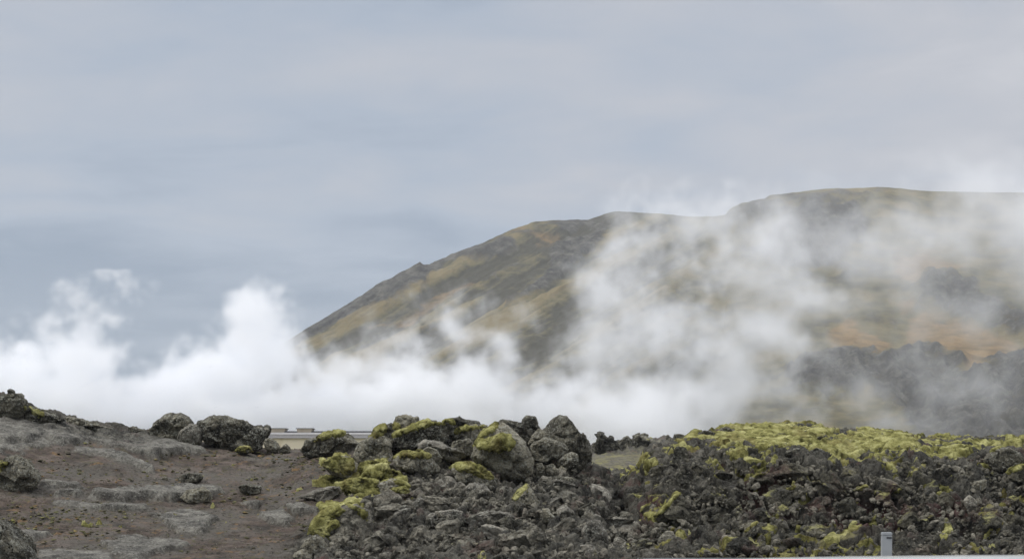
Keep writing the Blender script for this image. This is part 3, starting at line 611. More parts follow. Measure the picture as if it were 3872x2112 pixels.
B('boulder', Z2([(265,1130),(300,1070),(350,1035),(400,1035),(440,1090),(480,1160),(500,1240),(400,1260),(300,1220)]), 'pale upright block at the foot of the rubble slope', M_pale, T=0.8, Y=32.4, rg=0.7)
B('boulder', Z2([(180,1240),(230,1165),(290,1138),(360,1170),(370,1260),(200,1290)]), 'lighter low block at the bottom edge beside the pale upright one', M_pale, T=0.8, Y=31.8, rg=0.7)
B('boulder', Z2([(2060,800),(2110,830),(2200,920),(2240,980),(2180,990),(2110,910)]), 'long light sliver of rock lying down the rubble slope', M_pale, T=0.6, Y=35.0, rg=0.5)
B('boulder', Z2([(1730,1110),(1760,1090),(1850,1105),(1900,1125),(1880,1150),(1780,1145)]), 'light flat stone low in the rubble slope', M_pale, ST if False else BR, T=0.9, Y=32.6, rg=0.6)
B('boulder', Z2([(2380,1000),(2430,930),(2520,920),(2560,1010),(2580,1090),(2480,1110),(2400,1080)]), 'smooth tall grey block near the right foot of the rubble slope', M_slab, T=0.8, Y=33.2, rg=0.6)
# --- jagged rocks beyond the gap
B('boulder', Z4([(125,375),(140,300),(155,240),(135,200),(170,180),(220,215),(245,240),(300,235),(302,262),(350,300),(385,350),(405,385),(250,390)]), 'jagged spire of rock beyond the gap, just right of the leaning boulder', M_dark, T=0.6, Y=105.0, rg=2.0, sub=6, jag=0.16)
B('boulder', Z4([(360,300),(392,240),(440,208),(450,245),(480,285),(470,350),(430,385),(370,370)]), 'second jagged rock beyond the gap, with a hooked tip', M_rock, T=0.7, Y=106.0, rg=2.0, sub=6, jag=0.16)
B('boulder', Z4([(470,300),(520,215),(600,228),(670,240),(730,310),(745,350),(700,385),(560,390),(480,380)]), 'broad craggy rock beyond the gap, right of the hooked one', M_rock, moss=[Z4([(560,235),(670,240),(650,260),(560,255)])], T=0.7, Y=107.0, rg=2.0, sub=6, jag=0.16)
B('boulder', Z4([(795,250),(812,210),(832,192),(850,210),(865,245),(850,265)]), 'small pointed rock on the skyline left of the mossy ridge', M_dark, T=0.7, Y=110.0, ext=9)
B('boulder', Z4([(870,225),(890,200),(950,200),(1000,212),(980,235),(900,240)]), 'low flat rock on the skyline left of the mossy ridge', M_dark, T=0.7, Y=110.0, ext=9)
# --- right lava mass
B('boulder', Z4([(1110,225),(1140,195),(1180,170),(1240,175),(1290,185),(1300,230),(1240,290),(1160,280)]), 'spiky black rock at the left end of the mossy ridge crest', M_dark, T=0.8, Y=45.5, rg=1.2)
B('boulder', Z4([(1295,185),(1350,142),(1410,138),(1490,165),(1470,200),(1400,225),(1320,215)]), 'dark crest rock second from the left end of the mossy ridge', M_dark, T=0.8, Y=46.5, rg=1.2)
B('boulder', Z4([(370,600),(385,565),(430,555),(460,575),(450,600),(410,612)]), 'small pale slab in the dark hollow left of the ridge', M_pale, T=0.8)
B('boulder', Z4([(555,960),(580,905),(640,872),(735,870),(720,910),(680,960),(600,985)]), 'lava block with a thin moss rim low on the left of the ridge face', M_clink, moss=[Z4([(550,970),(570,900),(650,865),(660,880),(600,910),(575,970)])], T=0.8)
B('boulder', Z4([(690,1000),(760,940),(830,880),(900,770),(1000,800),(1010,900),(920,960),(800,1040),(720,1060)]), 'bulging lava knob trimmed with moss on the left of the ridge face', M_clink, moss=[Z4([(680,1010),(760,930),(820,870),(880,780),(960,765),(930,800),(860,860),(820,930),(750,990)])], T=0.8)
B('boulder', Z4([(815,1250),(835,1150),(870,1100),(920,1100),(930,1180),(890,1260)]), 'narrow moss-faced rock at the lower left of the ridge', M_clink, moss=[Z4([(810,1250),(830,1150),(870,1090),(910,1100),(860,1160),(840,1250)])], T=0.8)
B('boulder', Z5([(660,410),(690,360),(740,335),(800,355),(850,400),(780,440),(700,440)]), 'overhanging dark ledge under the moss of the ridge top', M_dark, T=0.8)
B('boulder', Z5([(380,400),(440,360),(560,330),(650,345),(640,400),(540,420),(430,430)]), 'smooth dark rock face under the left moss mat', M_dark, T=0.8, rg=0.6)
B('boulder', Z5([(410,810),(440,740),(500,700),(580,690),(640,730),(600,800),(520,830)]), 'rounded lava lump with a moss rim in the middle of the ridge face', M_clink, moss=[Z5([(410,800),(440,730),(520,690),(560,700),(470,750),(430,810)])], T=0.8)
B('boulder', Z5([(100,640),(140,590),(220,565),(310,570),(290,640),(200,690)]), 'slanting lava block with a moss edge in the upper ridge face', M_clink, moss=[Z5([(95,640),(140,580),(260,560),(270,585),(160,620)])], T=0.8)
B('boulder', Z5([(1080,745),(1130,712),(1210,700),(1225,745),(1190,775),(1100,775)]), 'lava knob with a bright yellow moss cap right of the red hollow', M_clink, moss=[Z5([(1075,750),(1120,705),(1220,690),(1225,740),(1150,760)])], T=0.8)
B('boulder', Z5([(1270,770),(1300,742),(1370,748),(1400,770),(1360,805),(1290,800)]), 'smaller moss-capped knob right of the bright yellow one', M_clink, moss=[Z5([(1270,765),(1310,735),(1380,750),(1340,770)])], T=0.8)
B('boulder', Z5([(1455,800),(1490,750),(1540,725),(1600,745),(1590,800),(1520,825)]), 'moss-capped knob rightmost of the row of three', M_clink, moss=[Z5([(1455,790),(1490,740),(1550,725),(1520,770)])], T=0.8)
B('boulder', Z5([(0,1210),(60,1120),(150,1040),(190,1050),(180,1120),(100,1190),(30,1240)]), 'oblong dark lava block lying aslant low on the ridge face', M_dark, moss=[Z5([(20,1160),(90,1080),(160,1030),(180,1045),(100,1110)])], T=0.8, rg=0.7)
B('boulder', Z3([(2350,350),(2400,305),(2470,295),(2540,325),(2590,380),(2540,425),(2450,430),(2390,400)]), 'smooth dark boulder near the top right edge of the ridge', M_dark, moss=[Z3([(2335,310),(2370,280),(2450,265),(2470,290),(2390,320)])], T=0.7, rg=0.6)
B('boulder', Z3([(2250,540),(2290,490),(2370,478),(2360,520),(2310,560),(2260,570)]), 'light grey slab leaning in the right part of the ridge face', M_pale, T=0.7, rg=0.6)
B('boulder', Z3([(2470,470),(2500,420),(2560,395),(2620,400),(2620,470),(2540,500)]), 'moss-edged rock at the right edge of the picture', M_clink, moss=[Z3([(2465,450),(2500,405),(2600,385),(2600,405),(2520,430)])], T=0.8)
B('boulder', Z3([(2230,600),(2260,570),(2300,600),(2300,680),(2250,690)]), 'plain grey upright stone below the light leaning slab', M_slab, T=0.8, rg=0.5)
B('boulder', Z3([(1465,640),(1490,610),(1550,610),(1560,650),(1520,670),(1470,670)]), 'blue-black rock in the hollow of the ridge face', M_dark, T=0.8)
# ------------------------------------------------------------------ scattered rocks: shared base meshes, one object each
def rock_mesh(name, seed, sub, mat):
    D, Fc = ico(sub); rng = np.random.default_rng(seed); off = rng.uniform(0, 50, 3)
    P = D * rng.uniform(0.75, 1.25, 3)
    for k in range(14):
        n = rng.normal(size=3); n /= np.linalg.norm(n); d = rng.uniform(0.42, 0.8)
        P -= n[None, :] * (np.maximum(P @ n - d, 0) * 1.0)[:, None]
    if sub >= 3:
        fa, ca = shards(P * 1.3 + off, seed); fb_, cb = shards(P * 3.2 + off, seed + 1); nn_ = normals(P, Fc)
        P = P + nn_ * (0.10 * fa - 0.03 * ca + 0.05 * fb_ + 0.025 * ridged(P * 3 + off, 5, seed, 0.6) + 0.05 * fbm(P * 1.5 + off, 2, seed))[:, None]
    return P, Fc
rnd = random.Random(11)
def shared(mat, n, seed0):
    out = []
    for k in range(n):
        P, Fc = rock_mesh('rock', seed0 + k, 5, mat); me = make_mesh('lava_rock', P, Fc); me.materials.append(mat); out.append(me)
    return out
S_rub, S_clk, S_pal = shared(M_rub, 8, 100), shared(M_clink, 8, 200), shared(M_slab, 4, 300)
def in_poly(p, x, y): return inside(p, np.array([x]), np.array([y]))[0] > 0
def scatter(n, poly, smin, smax, sets, label, group, sink=0.25, flat=(0.6, 1.0), tries=[0]):
    pa = np.array(poly); k = 0; used = []
    while k < n:
        x = rnd.uniform(pa[:, 0].min(), pa[:, 0].max()); y = rnd.uniform(pa[:, 1].min(), pa[:, 1].max())
        if not in_poly(poly, x, y) or in_hole(x, y): continue
        s = smin + (smax - smin) * rnd.random() ** 1.6
        if any(math.hypot(x - a, y - b) < (s + c) * 0.36 for a, b, c in used): 
            if rnd.random() < 0.9: continue
        used.append((x, y, s)); k += 1
        Y = depth_at(x, y); r = s * Y / F * 0.5
        p = px(np.array(x), np.array(y), np.array(Y))
        o = link('lava_rock', rnd.choice(rnd.choice(sets)))
        o.location = (p[0], p[1] + r * 0.1, p[2] - r * sink + r * 0.3)
        o.scale = (r * rnd.uniform(0.85, 1.35), r * rnd.uniform(0.8, 1.2), r * rnd.uniform(*flat))
        o.rotation_euler = (rnd.uniform(-0.7, 0.7), rnd.uniform(-0.6, 0.6), rnd.uniform(0, 6.28))
        tag(o, label, 'rock', group)
scatter(92, [(330,545),(380,500),(430,485),(520,485),(590,480),(600,500),(650,535),(700,556),(320,558)], 9, 42, [S_rub, S_rub, S_rub, S_pal], 'angular grey lava rock lying loose in the rubble slope below the central outcrop', 'loose rocks of the rubble slope', flat=(0.5, 0.9), sink=-0.05)
scatter(13, [(340,550),(390,505),(430,490),(590,490),(650,535),(690,552)], 28, 46, [S_rub, S_pal], 'large angular block half sunk in the rubble slope below the central outcrop', 'large blocks of the rubble slope', sink=0.15, flat=(0.45, 0.75))
scatter(15, [(650,490),(740,470),(1010,475),(1010,535),(760,540),(670,525)], 28, 48, [S_clk], 'large craggy lava block jutting from the steep face of the right hand ridge', 'large blocks of the ridge face', sink=0.15, flat=(0.5, 0.9))
scatter(48, [(385,440),(420,428),(560,428),(590,475),(540,490),(420,490),(380,470)], 10, 30, [S_rub], 'lava rock wedged among the big boulders of the central outcrop', 'rocks packed between the big boulders', sink=-0.05)
scatter(96, [(640,480),(680,460),(740,455),(840,470),(1024,460),(1024,552),(740,552),(690,540),(640,510)], 7, 34, [S_clk], 'rough dark clinker block set in the steep face of the right hand lava ridge', 'clinker blocks of the ridge face', sink=0.0)
scatter(24, [(655,452),(700,437),(780,428),(900,437),(1024,440),(1024,446),(860,442),(700,446)], 5, 13, [S_clk], 'dark rock poking out of the moss along the ridge top', 'rocks on the mossy ridge top', sink=-0.1)
scatter(24, [(596,447),(660,443),(660,452),(596,454)], 5, 18, [S_rub], 'jagged dark rock on the far skyline in the gap left of the ridge', 'rocks beyond the gap', sink=-0.1, flat=(0.8, 1.4))
scatter(28, [(0,440),(140,445),(260,455),(340,470),(300,540),(60,540),(0,470)], 3, 9, [S_rub, S_pal], 'small grey stone lying on the brown slope', 'small stones on the brown slope', flat=(0.4, 0.7))
def mk_heath():
    m, t, b = new_mat('heather'); a = attr(t, 'rnd'); P = wpos(t)
    c = ramp(t, a, [(0.0, (0.05, 0.042, 0.028)), (0.45, (0.10, 0.095, 0.035)), (0.75, (0.19, 0.18, 0.07)), (1.0, (0.22, 0.12, 0.045))], 'LINEAR')
    t.links.new(mixc(t, ramp(t, noise(t, P, 30, 4), [(0.4, 0.7), (0.6, 0.0)]), c, (0.03, 0.03, 0.018)), b.inputs['Base Color']); return m
M_heath = mk_heath()
# small rubble: one object
def rubble(name, label, regions, seed, mat=None, sq=1.0, lift=0.16):
    rng = np.random.default_rng(seed); bases = [rock_mesh('s', 500 + k, 2, None) for k in range(10)]
    Vs, Fs, Rs, nv = [], [], [], 0
    for poly, n, smin, smax in regions:
        pa = np.array(poly); k = 0
        while k < n:
            x = rng.uniform(pa[:, 0].min(), pa[:, 0].max(), 400); y = rng.uniform(pa[:, 1].min(), pa[:, 1].max(), 400)
            ok = inside(poly, x, y) > 0
            for a, b in zip(x[ok], y[ok]):
                if k >= n: break
                if in_hole(a, b) and rng.random() < 0.85: k += 1; continue
                k += 1; s = smin + (smax - smin) * rng.random() ** 2; Y = depth_at(a, b); r = s * Y / F * 0.5
                P, Fc = bases[rng.integers(10)]
                e = Euler(rng.uniform(-3, 3, 3)).to_matrix(); Pm = (P * rng.uniform(0.6, 1.3, 3)) @ np.array(e).T * r * np.array([1, 1, sq])
                c = px(np.array(a), np.array(b), np.array(Y)); c[2] += rng.uniform(-0.02, lift); Vs.append(Pm + c); Fs.append(Fc + nv); nv += len(P); Rs.append(np.full(len(P), rng.random()))
    me = make_mesh(name, np.concatenate(Vs), np.concatenate(Fs), False, {'rnd': np.concatenate(Rs)})
    return tag(link(name, me, mat or M_rubs), label, name, kind='stuff')
rubble('rubble', 'fine grey and reddish lava rubble covering the slope between the larger rocks', [
 ([(320,558),(345,520),(400,490),(430,470),(520,470),(600,480),(620,510),(700,545),(760,562),(300,562)], 3200, 3, 13),
 ([(640,475),(700,455),(840,470),(1040,455),(1040,560),(760,560),(640,530)], 3000, 2.5, 11),
 ([(385,450),(560,440),(590,480),(400,490)], 500, 3, 12),
 ([(0,430),(260,452),(340,465),(300,560),(0,560)], 260, 1, 3.2)], 77)
left_soil = [(0,440),(140,445),(260,455),(345,458),(345,490),(325,520),(300,560),(0,560)]
rubble('heather', 'low olive and rust coloured heather tufts dotted over the brown soil on the left', [(left_soil, 1500, 1.5, 7), ([(180,447),(340,452),(350,470),(300,462),(200,456)], 220, 2, 7), ([(0,500),(130,505),(120,540),(0,530)], 300, 2, 8)], 78, M_heath, 0.45, 0.05)
rubble('gravel', 'small pale stones strewn over the brown soil on the left', [(left_soil, 900, 1, 3.6)], 79, None, 0.7, 0.05)
# ------------------------------------------------------------------ parking lot, wide plain
bm = bmesh.new(); vs = [bm.verts.new(p) for p in ((-90, -40, 0), (90, -40, 0), (90, 32.3, 0), (-90, 32.3, 0))]; bm.faces.new(vs)
mA, tA, bA = new_mat('gravel_asphalt'); PA = wpos(tA)
tA.links.new(ramp(tA, noise(tA, PA, 9, 8, 0.7), [(0.35, (0.07, 0.07, 0.072)), (0.65, (0.17, 0.17, 0.172))], 'LINEAR'), bA.inputs['Base Color'])
bump(tA, bA, noise(tA, PA, 60, 4, 0.7), 0.02)
tag(bmobj('parking_lot', bm, mA), 'grey gravel surface in front of the lava', 'parking lot', kind='structure')
bm = bmesh.new(); vs = [bm.verts.new(p) for p in ((-15000, -3000, -0.9), (15000, -3000, -0.9), (15000, 25000, -0.9), (-15000, 25000, -0.9))]; bm.faces.new(vs)
mP, tP, bP = new_mat('lava_plain'); PP = wpos(tP)
tP.links.new(ramp(tP, noise(tP, PP, 0.02, 8, 0.7), [(0.4, (0.08, 0.078, 0.07)), (0.6, (0.13, 0.13, 0.06))], 'LINEAR'), bP.inputs['Base Color'])
tag(bmobj('plain', bm, mP), 'flat lava plain reaching to the horizon', 'plain', kind='structure')
# ------------------------------------------------------------------ mountain
sk = np.array([(-250,500),(-100,492),(60,455),(130,422),(200,388),(254,358),(290,338),(330,314),(352,300),(372,288),(378,283),(388,279),(404,270),(415,263),(420,261),(424,265),(429,264),(440,259),(461,250),(480,243),(513,229),(530,223),(537,221),(553,220),(570,220),(588,219),(605,213),(614,211),(620,210.5),(656,213),(692,216),(712,216),(726,215),(730,209),(736,206),(743,203),(766,199),(768,196.5),(791,193),(823,189),(882,187.5),(905,189),(926,191),(1024,192),(1150,196),(1350,215),(1700,260)], float)
Um = np.arange(-100, 1500, 1.6); Tm = np.concatenate([np.linspace(0, 1, 330), np.linspace(1.003, 1.5, 24)])
crest = np.interp(Um, sk[:, 0], sk[:, 1]) - 0.0
cj = np.stack([Um * 0.12, 0 * Um, 0 * Um], 1); crest = crest + (ridged(cj, 4, 90) * 0.9) * np.interp(Um, [300, 380, 420, 500, 600, 760, 900], [0.6, 1.1, 1.2, 0.8, 1.0, 0.7, 0.4])
Yc = np.interp(Um, [0, 290, 420, 600, 720, 800, 1100, 1500], [1250, 1300, 1380, 1500, 1600, 1620, 1600, 1600])
Yf = np.interp(Um, [0, 290, 600, 900, 1500], [1150, 1050, 880, 860, 900])
foot = 472.0
TT, UM = np.meshgrid(Tm, Um, indexing='ij')
t1 = np.clip(TT, 0, 1)
g = 0.55 * t1 + 0.45 * t1 ** 0.75
YPm = foot + (np.minimum(crest, foot - 1)[None, :] - foot) * g
YDm = Yf[None, :] + (Yc - Yf)[None, :] * TT
back = np.clip(TT - 1, 0, 1)
Vm0 = px(UM.ravel(), YPm.ravel(), YDm.ravel()); Vm0[:, 2] -= (back * back * 120).ravel()
FM = grid_faces(len(Tm), len(Um)); Nm = normals(Vm0, FM)
um, ym = UM.ravel(), YPm.ravel(); q = Vm0 / 100.0
# diagonal frame of the left flank (fall lines run down to the left)
al = (um * 0.875 - ym * 0.48) / 100; pe = (um * 0.48 + ym * 0.875) / 100
diag = np.stack([al * 0.7, pe * 8.0, 0 * al], 1)
left = sstep(760, 600, um)
wp = fbm(q * 1.2, 3, 91); wq = fbm(q * 5, 4, 92)
zones = {}
def zone(poly, soft=6, wx=14, wy=8):
    return sstep(-soft, soft, inside(poly, um + wp * wx, ym + wq * wy))
def ZA(p): return [(x * 0.15402 + 264.5, y * 0.15402 + 171.9) for x, y in p]     # flank
def ZB(p): return [(x * 0.18826 + 634.7, y * 0.18826 + 171.9) for x, y in p]     # right side
darkp = [ZA([(160,1080),(300,960),(520,850),(640,780),(740,705),(800,690),(930,610),(1010,575),(1060,600),(1160,590),(1180,640),(1080,710),(1010,740),(880,850),(700,910),(560,960),(330,1060),(200,1120)]),
         ZA([(1060,600),(1200,510),(1420,440),(1500,400),(1560,430),(1600,480),(1540,520),(1420,560),(1330,580),(1180,600)]),
         ZA([(1560,385),(1700,375),(1720,400),(1640,420),(1570,410)]),
         ZA([(1740,340),(1870,315),(2060,310),(2180,300),(2250,330),(2020,360),(1930,400),(1880,350),(1780,350)]),
         ZA([(1870,440),(1960,420),(2100,400),(2200,330),(2300,300),(2200,420),(2050,560),(1960,650),(1900,700),(1760,800),(1600,880),(1600,850),(1760,700),(1860,560),(1820,500)]),
         ZA([(1280,720),(1500,620),(1640,560),(1580,590),(1440,670),(1330,720)])]
darkr = [ZB([(1020,960),(1090,930),(1210,925),(1230,990),(1300,960),(1430,905),(1560,940),(1700,990),(1790,1060),(1900,1020),(2068,1000),(2400,1000),(2400,1600),(1600,1500),(1450,1340),(1250,1180),(1100,1200),(860,1200),(800,1100),(880,980)]),
         ZB([(1500,600),(1580,540),(1700,520),(1820,560),(1880,650),(1960,700),(2068,760),(2300,800),(2300,900),(2000,880),(1860,800),(1700,740),(1520,710)]),
         ZB([(700,280),(820,190),(960,150),(1150,180),(1200,300),(1150,450),(1200,520),(900,560),(700,480),(560,400)]),
         ZB([(490,230),(540,180),(700,140),(960,100),(1300,90),(1400,100),(1100,160),(800,200),(520,300)])]
orng = [ZB([(1380,900),(1500,760),(1560,740),(1760,770),(1900,850),(2068,960),(2068,1000),(1900,1020),(1790,1060),(1700,990),(1560,930)]),
        ZB([(1100,760),(1250,830),(1320,900),(1230,990),(1210,930),(1000,940),(1000,860)]),
        ZB([(1360,430),(1500,420),(1760,490),(1560,540),(1500,600),(1400,540)]), ZB([(1400,690),(1480,650),(1500,710),(1440,720)]),
        ZB([(1600,1300),(1680,1310),(1700,1380),(1620,1370)]),
        ZA([(1560,390),(1680,360),(1740,400),(1900,420),(1880,440),(1740,440),(1720,410),(1620,385)]),
        ZA([(900,960),(1100,830),(1280,730),(1320,700),(1330,720),(1180,820),(960,960),(700,990)])]
dk = 0 * um
for p in darkp: dk = np.maximum(dk, zone(p, 7, 12, 6))
for p in darkr: dk = np.maximum(dk, 0.8 * zone(p, 10, 22, 12))
og = 0 * um
for p in orng: og = np.maximum(og, zone(p, 4, 14, 8))
streak = fbm(diag, 5, 93, 0.6)
cliff = ridged(np.stack([q[:, 0] * 4.5, q[:, 1] * 1.2, q[:, 2] * 1.0], 1) + wp[:, None] * 0.6, 5, 94, 0.6)
dm = left * (7.5 * streak + 2.0 * fbm(q * np.array([6, 6, 6]), 5, 95) + dk * 4.5 * ridged(q * 3.5, 5, 96, 0.62))
dm += (1 - left) * (7 * fbm(q * 0.8, 3, 97) + dk * 15 * cliff + 2.0 * fbm(q * 6, 5, 98))
dm += sstep(0.2, 0.9, dk) * 2
fade = sstep(1.0, 0.93, TT.ravel()); dm = dm * (0.12 + 0.88 * fade) * sstep(0.0, 0.06, TT.ravel())
Vmm = Vm0 + Nm * dm[:, None]
me = make_mesh('mountain', Vmm, FM, True, {'dark': dk, 'orange': og, 'streak': streak * left})
mM, tM, bM = new_mat('mountain_side'); PM = wpos(tM)
st = attr(tM, 'streak')
gr = ramp(tM, mth(tM, 'ADD', noise(tM, PM, 0.035, 9, 0.68), mth(tM, 'MULTIPLY', st, 0.7)), [(0.36, (0.048, 0.043, 0.019)), (0.5, (0.135, 0.116, 0.046)), (0.64, (0.22, 0.172, 0.072))], 'LINEAR')
dkc = ramp(tM, noise(tM, PM, 0.09, 9, 0.72), [(0.38, (0.022, 0.020, 0.019)), (0.5, (0.068, 0.064, 0.050)), (0.64, (0.155, 0.148, 0.118))], 'LINEAR')
ogc = ramp(tM, noise(tM, PM, 0.05, 8, 0.66), [(0.36, (0.15, 0.10, 0.034)), (0.64, (0.32, 0.205, 0.08))], 'LINEAR')
cM = mixc(tM, attr(tM, 'orange'), gr, ogc)
dkf = mth(tM, 'ADD', attr(tM, 'dark'), mth(tM, 'MULTIPLY', mth(tM, 'SUBTRACT', noise(tM, PM, 0.045, 9, 0.72), 0.5), 1.5), clamp=True)
cM = mixc(tM, ramp(tM, dkf, [(0.3, 0.0), (0.75, 1.0)]), cM, dkc)
cM = mixc(tM, ramp(tM, noise(tM, PM, 0.11, 7, 0.75), [(0.6, 0.0), (0.68, 0.5)], 'LINEAR'), cM, (0.16, 0.155, 0.15))
tM.links.new(cM, bM.inputs['Base Color'])
bump(tM, bM, noise(tM, PM, 0.16, 9, 0.75), 5.0, 1.0)
tag(link('mountain', me, mM), 'broad flat-topped mountain with ochre grass and dark rock outcrops', 'mountain', kind='structure')
# ------------------------------------------------------------------ building beyond the saddle
YB = 150.0
def bx(u): return (u - 512) / F * YB
def bz(y): return EYE - (y - HY) * YB / F
bld = link('building', None, loc=(bx(320), YB, 0.0)); bld.empty_display_size = 2
tag(bld, 'low cream building with white striped fascia and dark wing, seen behind the lava saddle', 'building')
mCream, tC, bC = new_mat('cream_render'); PC = wpos(tC)
mpc = N(tC, 'ShaderNodeMapping', ins={'Scale': (0.6, 0.6, 0.25)}); tC.links.new(PC, mpc.inputs[0])
tC.links.new(mixc(tC, ramp(tC, noise(tC, mpc.outputs[0], 1.2, 5, 0.6), [(0.5, 0.0), (0.66, 0.7)]), (0.80, 0.72, 0.53), (0.62, 0.52, 0.32)), bC.inputs['Base Color'])
mWhite = flat_mat('white_paint', (0.78, 0.76, 0.76), 0.5, 0.2, 4.0); mLine = flat_mat('grey_joint', (0.25, 0.22, 0.24), 0.6)
mBrn = flat_mat('vent_brown', (0.33, 0.29, 0.22), 0.6, 0.3, 2.0); mDk = flat_mat('dark_cladding', (0.03, 0.03, 0.036), 0.5)
L = lambda u: bx(u) - bx(320)
bm = bmesh.new(); box(bm, L(180), L(376), 0.0, 9.0, 0.0, bz(437.6)); bmobj('wall', bm, mCream, bld)
fa = bmesh.new(); box(fa, L(179), L(374.6), -0.28, 9.1, bz(433.9), bz(431.9)); fo = bmobj('fascia', fa, mWhite, bld)
b2 = bmesh.new(); box(b2, L(179), L(375.6), -0.20, 9.05, bz(437.4), bz(434.1)); fo2 = bmobj('fascia', b2, mWhite, bld)
for yy in (434.0, 435.4, 436.6):
    b2 = bmesh.new(); box(b2, L(179), L(375.3), -0.22 if yy > 434.1 else -0.24, 0.0, bz(yy + 0.12), bz(yy - 0.12)); bmobj('joint', b2, mLine, fo2)
b2 = bmesh.new(); box(b2, L(178), L(420), 0.5, 10.5, bz(431.8), bz(430.3)); bmobj('roof', b2, mDk, bld)
b2 = bmesh.new(); box(b2, L(376.2), L(420), 1.2, 10.2, 0.0, bz(431.9)); bmobj('wing', b2, mDk, bld)
def vent(u0, u1):
    b = bmesh.new(); x0, x1 = L(u0), L(u1); z0, z1 = bz(431.75), bz(427.9); fl = bx(1) - bx(0)
    lo = [b.verts.new(p) for p in ((x0 + fl, .45, z0), (x1 - fl, .45, z0), (x1 - fl, 2.2, z0), (x0 + fl, 2.2, z0))]
    hi = [b.verts.new(p) for p in ((x0, .35, z1), (x1, .35, z1), (x1, 2.3, z1), (x0, 2.3, z1))]
    for i in range(4): b.faces.new((lo[i], lo[(i + 1) % 4], hi[(i + 1) % 4], hi[i]))
    b.faces.new(lo[::-1]); b.faces.new(hi)
    v = bmobj('roof_vent', b, mBrn, bld)
    r = bmesh.new(); box(r, x0 - 0.06, x1 + 0.06, .28, 2.38, z1, z1 + 0.05); bmobj('rim', r, mDk, v)
vent(269, 284.5); vent(296, 311.5); vent(236, 251)
# ------------------------------------------------------------------ guide post
GP = 14.0; gu = 886.5
post = link('guide_post', None, loc=((gu - 512) / F * GP, GP, 0.0)); post.empty_display_size = 0.3
tag(post, 'grey square roadside guide post with a dark slot near its top, below the mossy ridge', 'post')
mPost = flat_mat('post_grey', (0.36, 0.375, 0.375), 0.55, 0.25, 9.0); pt = EYE - (531.3 - HY) * GP / F; hw = 4.95 * GP / F
b2 = bmesh.new(); box(b2, -hw, hw, -hw * 0.7, hw * 0.7, 0.0, pt - 0.028); bmobj('shaft', b2, mPost, post, bevel=0.004)
b2 = bmesh.new(); box(b2, -hw - 0.001, hw + 0.001, -hw * 0.72, hw * 0.72, pt - 0.0265, pt); bmobj('cap', b2, mPost, post, bevel=0.005)
b2 = bmesh.new(); box(b2, -0.006, 0.036, -hw * 0.7 - 0.004, -hw * 0.7 + 0.01, pt - 0.052, pt - 0.040); bmobj('slot', b2, flat_mat('slot_black', (0.02, 0.02, 0.022), 0.5), post)
# ------------------------------------------------------------------ white car parked in front of the camera
mPaint = flat_mat('white_car_paint', (0.72, 0.74, 0.74), 0.25, coat=0.6); mGlass = flat_mat('car_glass', (0.02, 0.025, 0.03), 0.05); mRub = flat_mat('rubber', (0.02, 0.02, 0.02), 0.85); mMet = flat_mat('rim_metal', (0.5, 0.5, 0.52), 0.3, metal=0.9); mLamp = flat_mat('red_lamp', (0.35, 0.02, 0.02), 0.2)
YCAR = 5.3; rz = EYE - (552.6 - HY) * (YCAR + 1.46) / F   # roof height
car = link('parked_car', None, loc=((712 - 512) / F * (YCAR + 1.46) + 2.02, YCAR + 0.72, 0.0)); car.empty_display_size = 1
tag(car, 'white car whose roof edge shows along the bottom right of the picture', 'car')
def loft(name, sections, mat, parent, sub=0):
    """sections: list of (x, half width, z low, z high, crown)"""
    V, Fc = [], []; n = 20
    for x, hw_, z0, z1, r in sections:
        for k in range(n):
            a = 2 * math.pi * k / n; c, s = math.cos(a), math.sin(a); e = 0.35
            V.append((x, hw_ * math.copysign(abs(c) ** e, c), (z0 + z1) / 2 + (z1 - z0) / 2 * math.copysign(abs(s) ** e, s)))
    for i in range(len(sections) - 1):
        for k in range(n):
            a, b = i * n + k, i * n + (k + 1) % n; Fc.append((a, b, b + n, a + n))
    bm = bmesh.new(); vs = [bm.verts.new(v) for v in V]
    for f in Fc: bm.faces.new([vs[i] for i in f])
    bm.faces.new(vs[:n][::-1]); bm.faces.new(vs[-n:]); bmesh.ops.recalc_face_normals(bm, faces=bm.faces[:])
    return bmobj(name, bm, mat, parent, smooth=True)
loft('body', [(-2.15, .6, .38, .62, 0), (-2.1, .78, .28, .86, 0), (-1.7, .84, .25, .93, 0), (0, .86, .24, .95, 0), (1.3, .85, .25, .92, 0), (1.95, .80, .28, .80, 0), (2.12, .6, .38, .62, 0)], mPaint, car)
loft('cabin_glass', [(-1.98, .66, .9, 1.02, 0), (-1.75, .68, .88, rz - 0.1, 0), (-0.5, .70, .88, rz - 0.05, 0), (0.35, .69, .88, rz - 0.09, 0), (1.15, .62, .86, .98, 0)], mGlass, car)
# roof panel
V, Fc = [], []; xs = [-2.02, -1.99, -1.93, -1.8, -1.5, -1.0, -0.5, 0.0, 0.35, 0.55]; hs = [-0.10, -0.045, -0.017, -0.011, -0.005, 0.0, 0.002, -0.004, -0.03, -0.07]; ys = np.linspace(-0.74, 0.74, 13)
for x, h in zip(xs, hs):
    for y in ys: V.append((x, y, rz + h - 0.035 * max(0, abs(y) - 0.62) / 0.12 * 1.2 + 0.0))
for i in range(len(xs) - 1):
    for j in range(12):
        a = i * 13 + j; Fc.append((a, a + 13, a + 14, a + 1))
n0 = len(V); V += [(x, y, z - 0.03) for x, y, z in V]; Fc += [tuple(n0 + k for k in f[::-1]) for f in Fc[:]]
rim = [i * 13 for i in range(len(xs))] + [(len(xs) - 1) * 13 + j for j in range(1, 13)] + [i * 13 + 12 for i in range(len(xs) - 2, -1, -1)] + list(range(11, 0, -1))
for a, b in zip(rim, rim[1:] + rim[:1]): Fc.append((a, n0 + a, n0 + b, b))
link('roof', make_mesh('roof', V, Fc), mPaint, car)
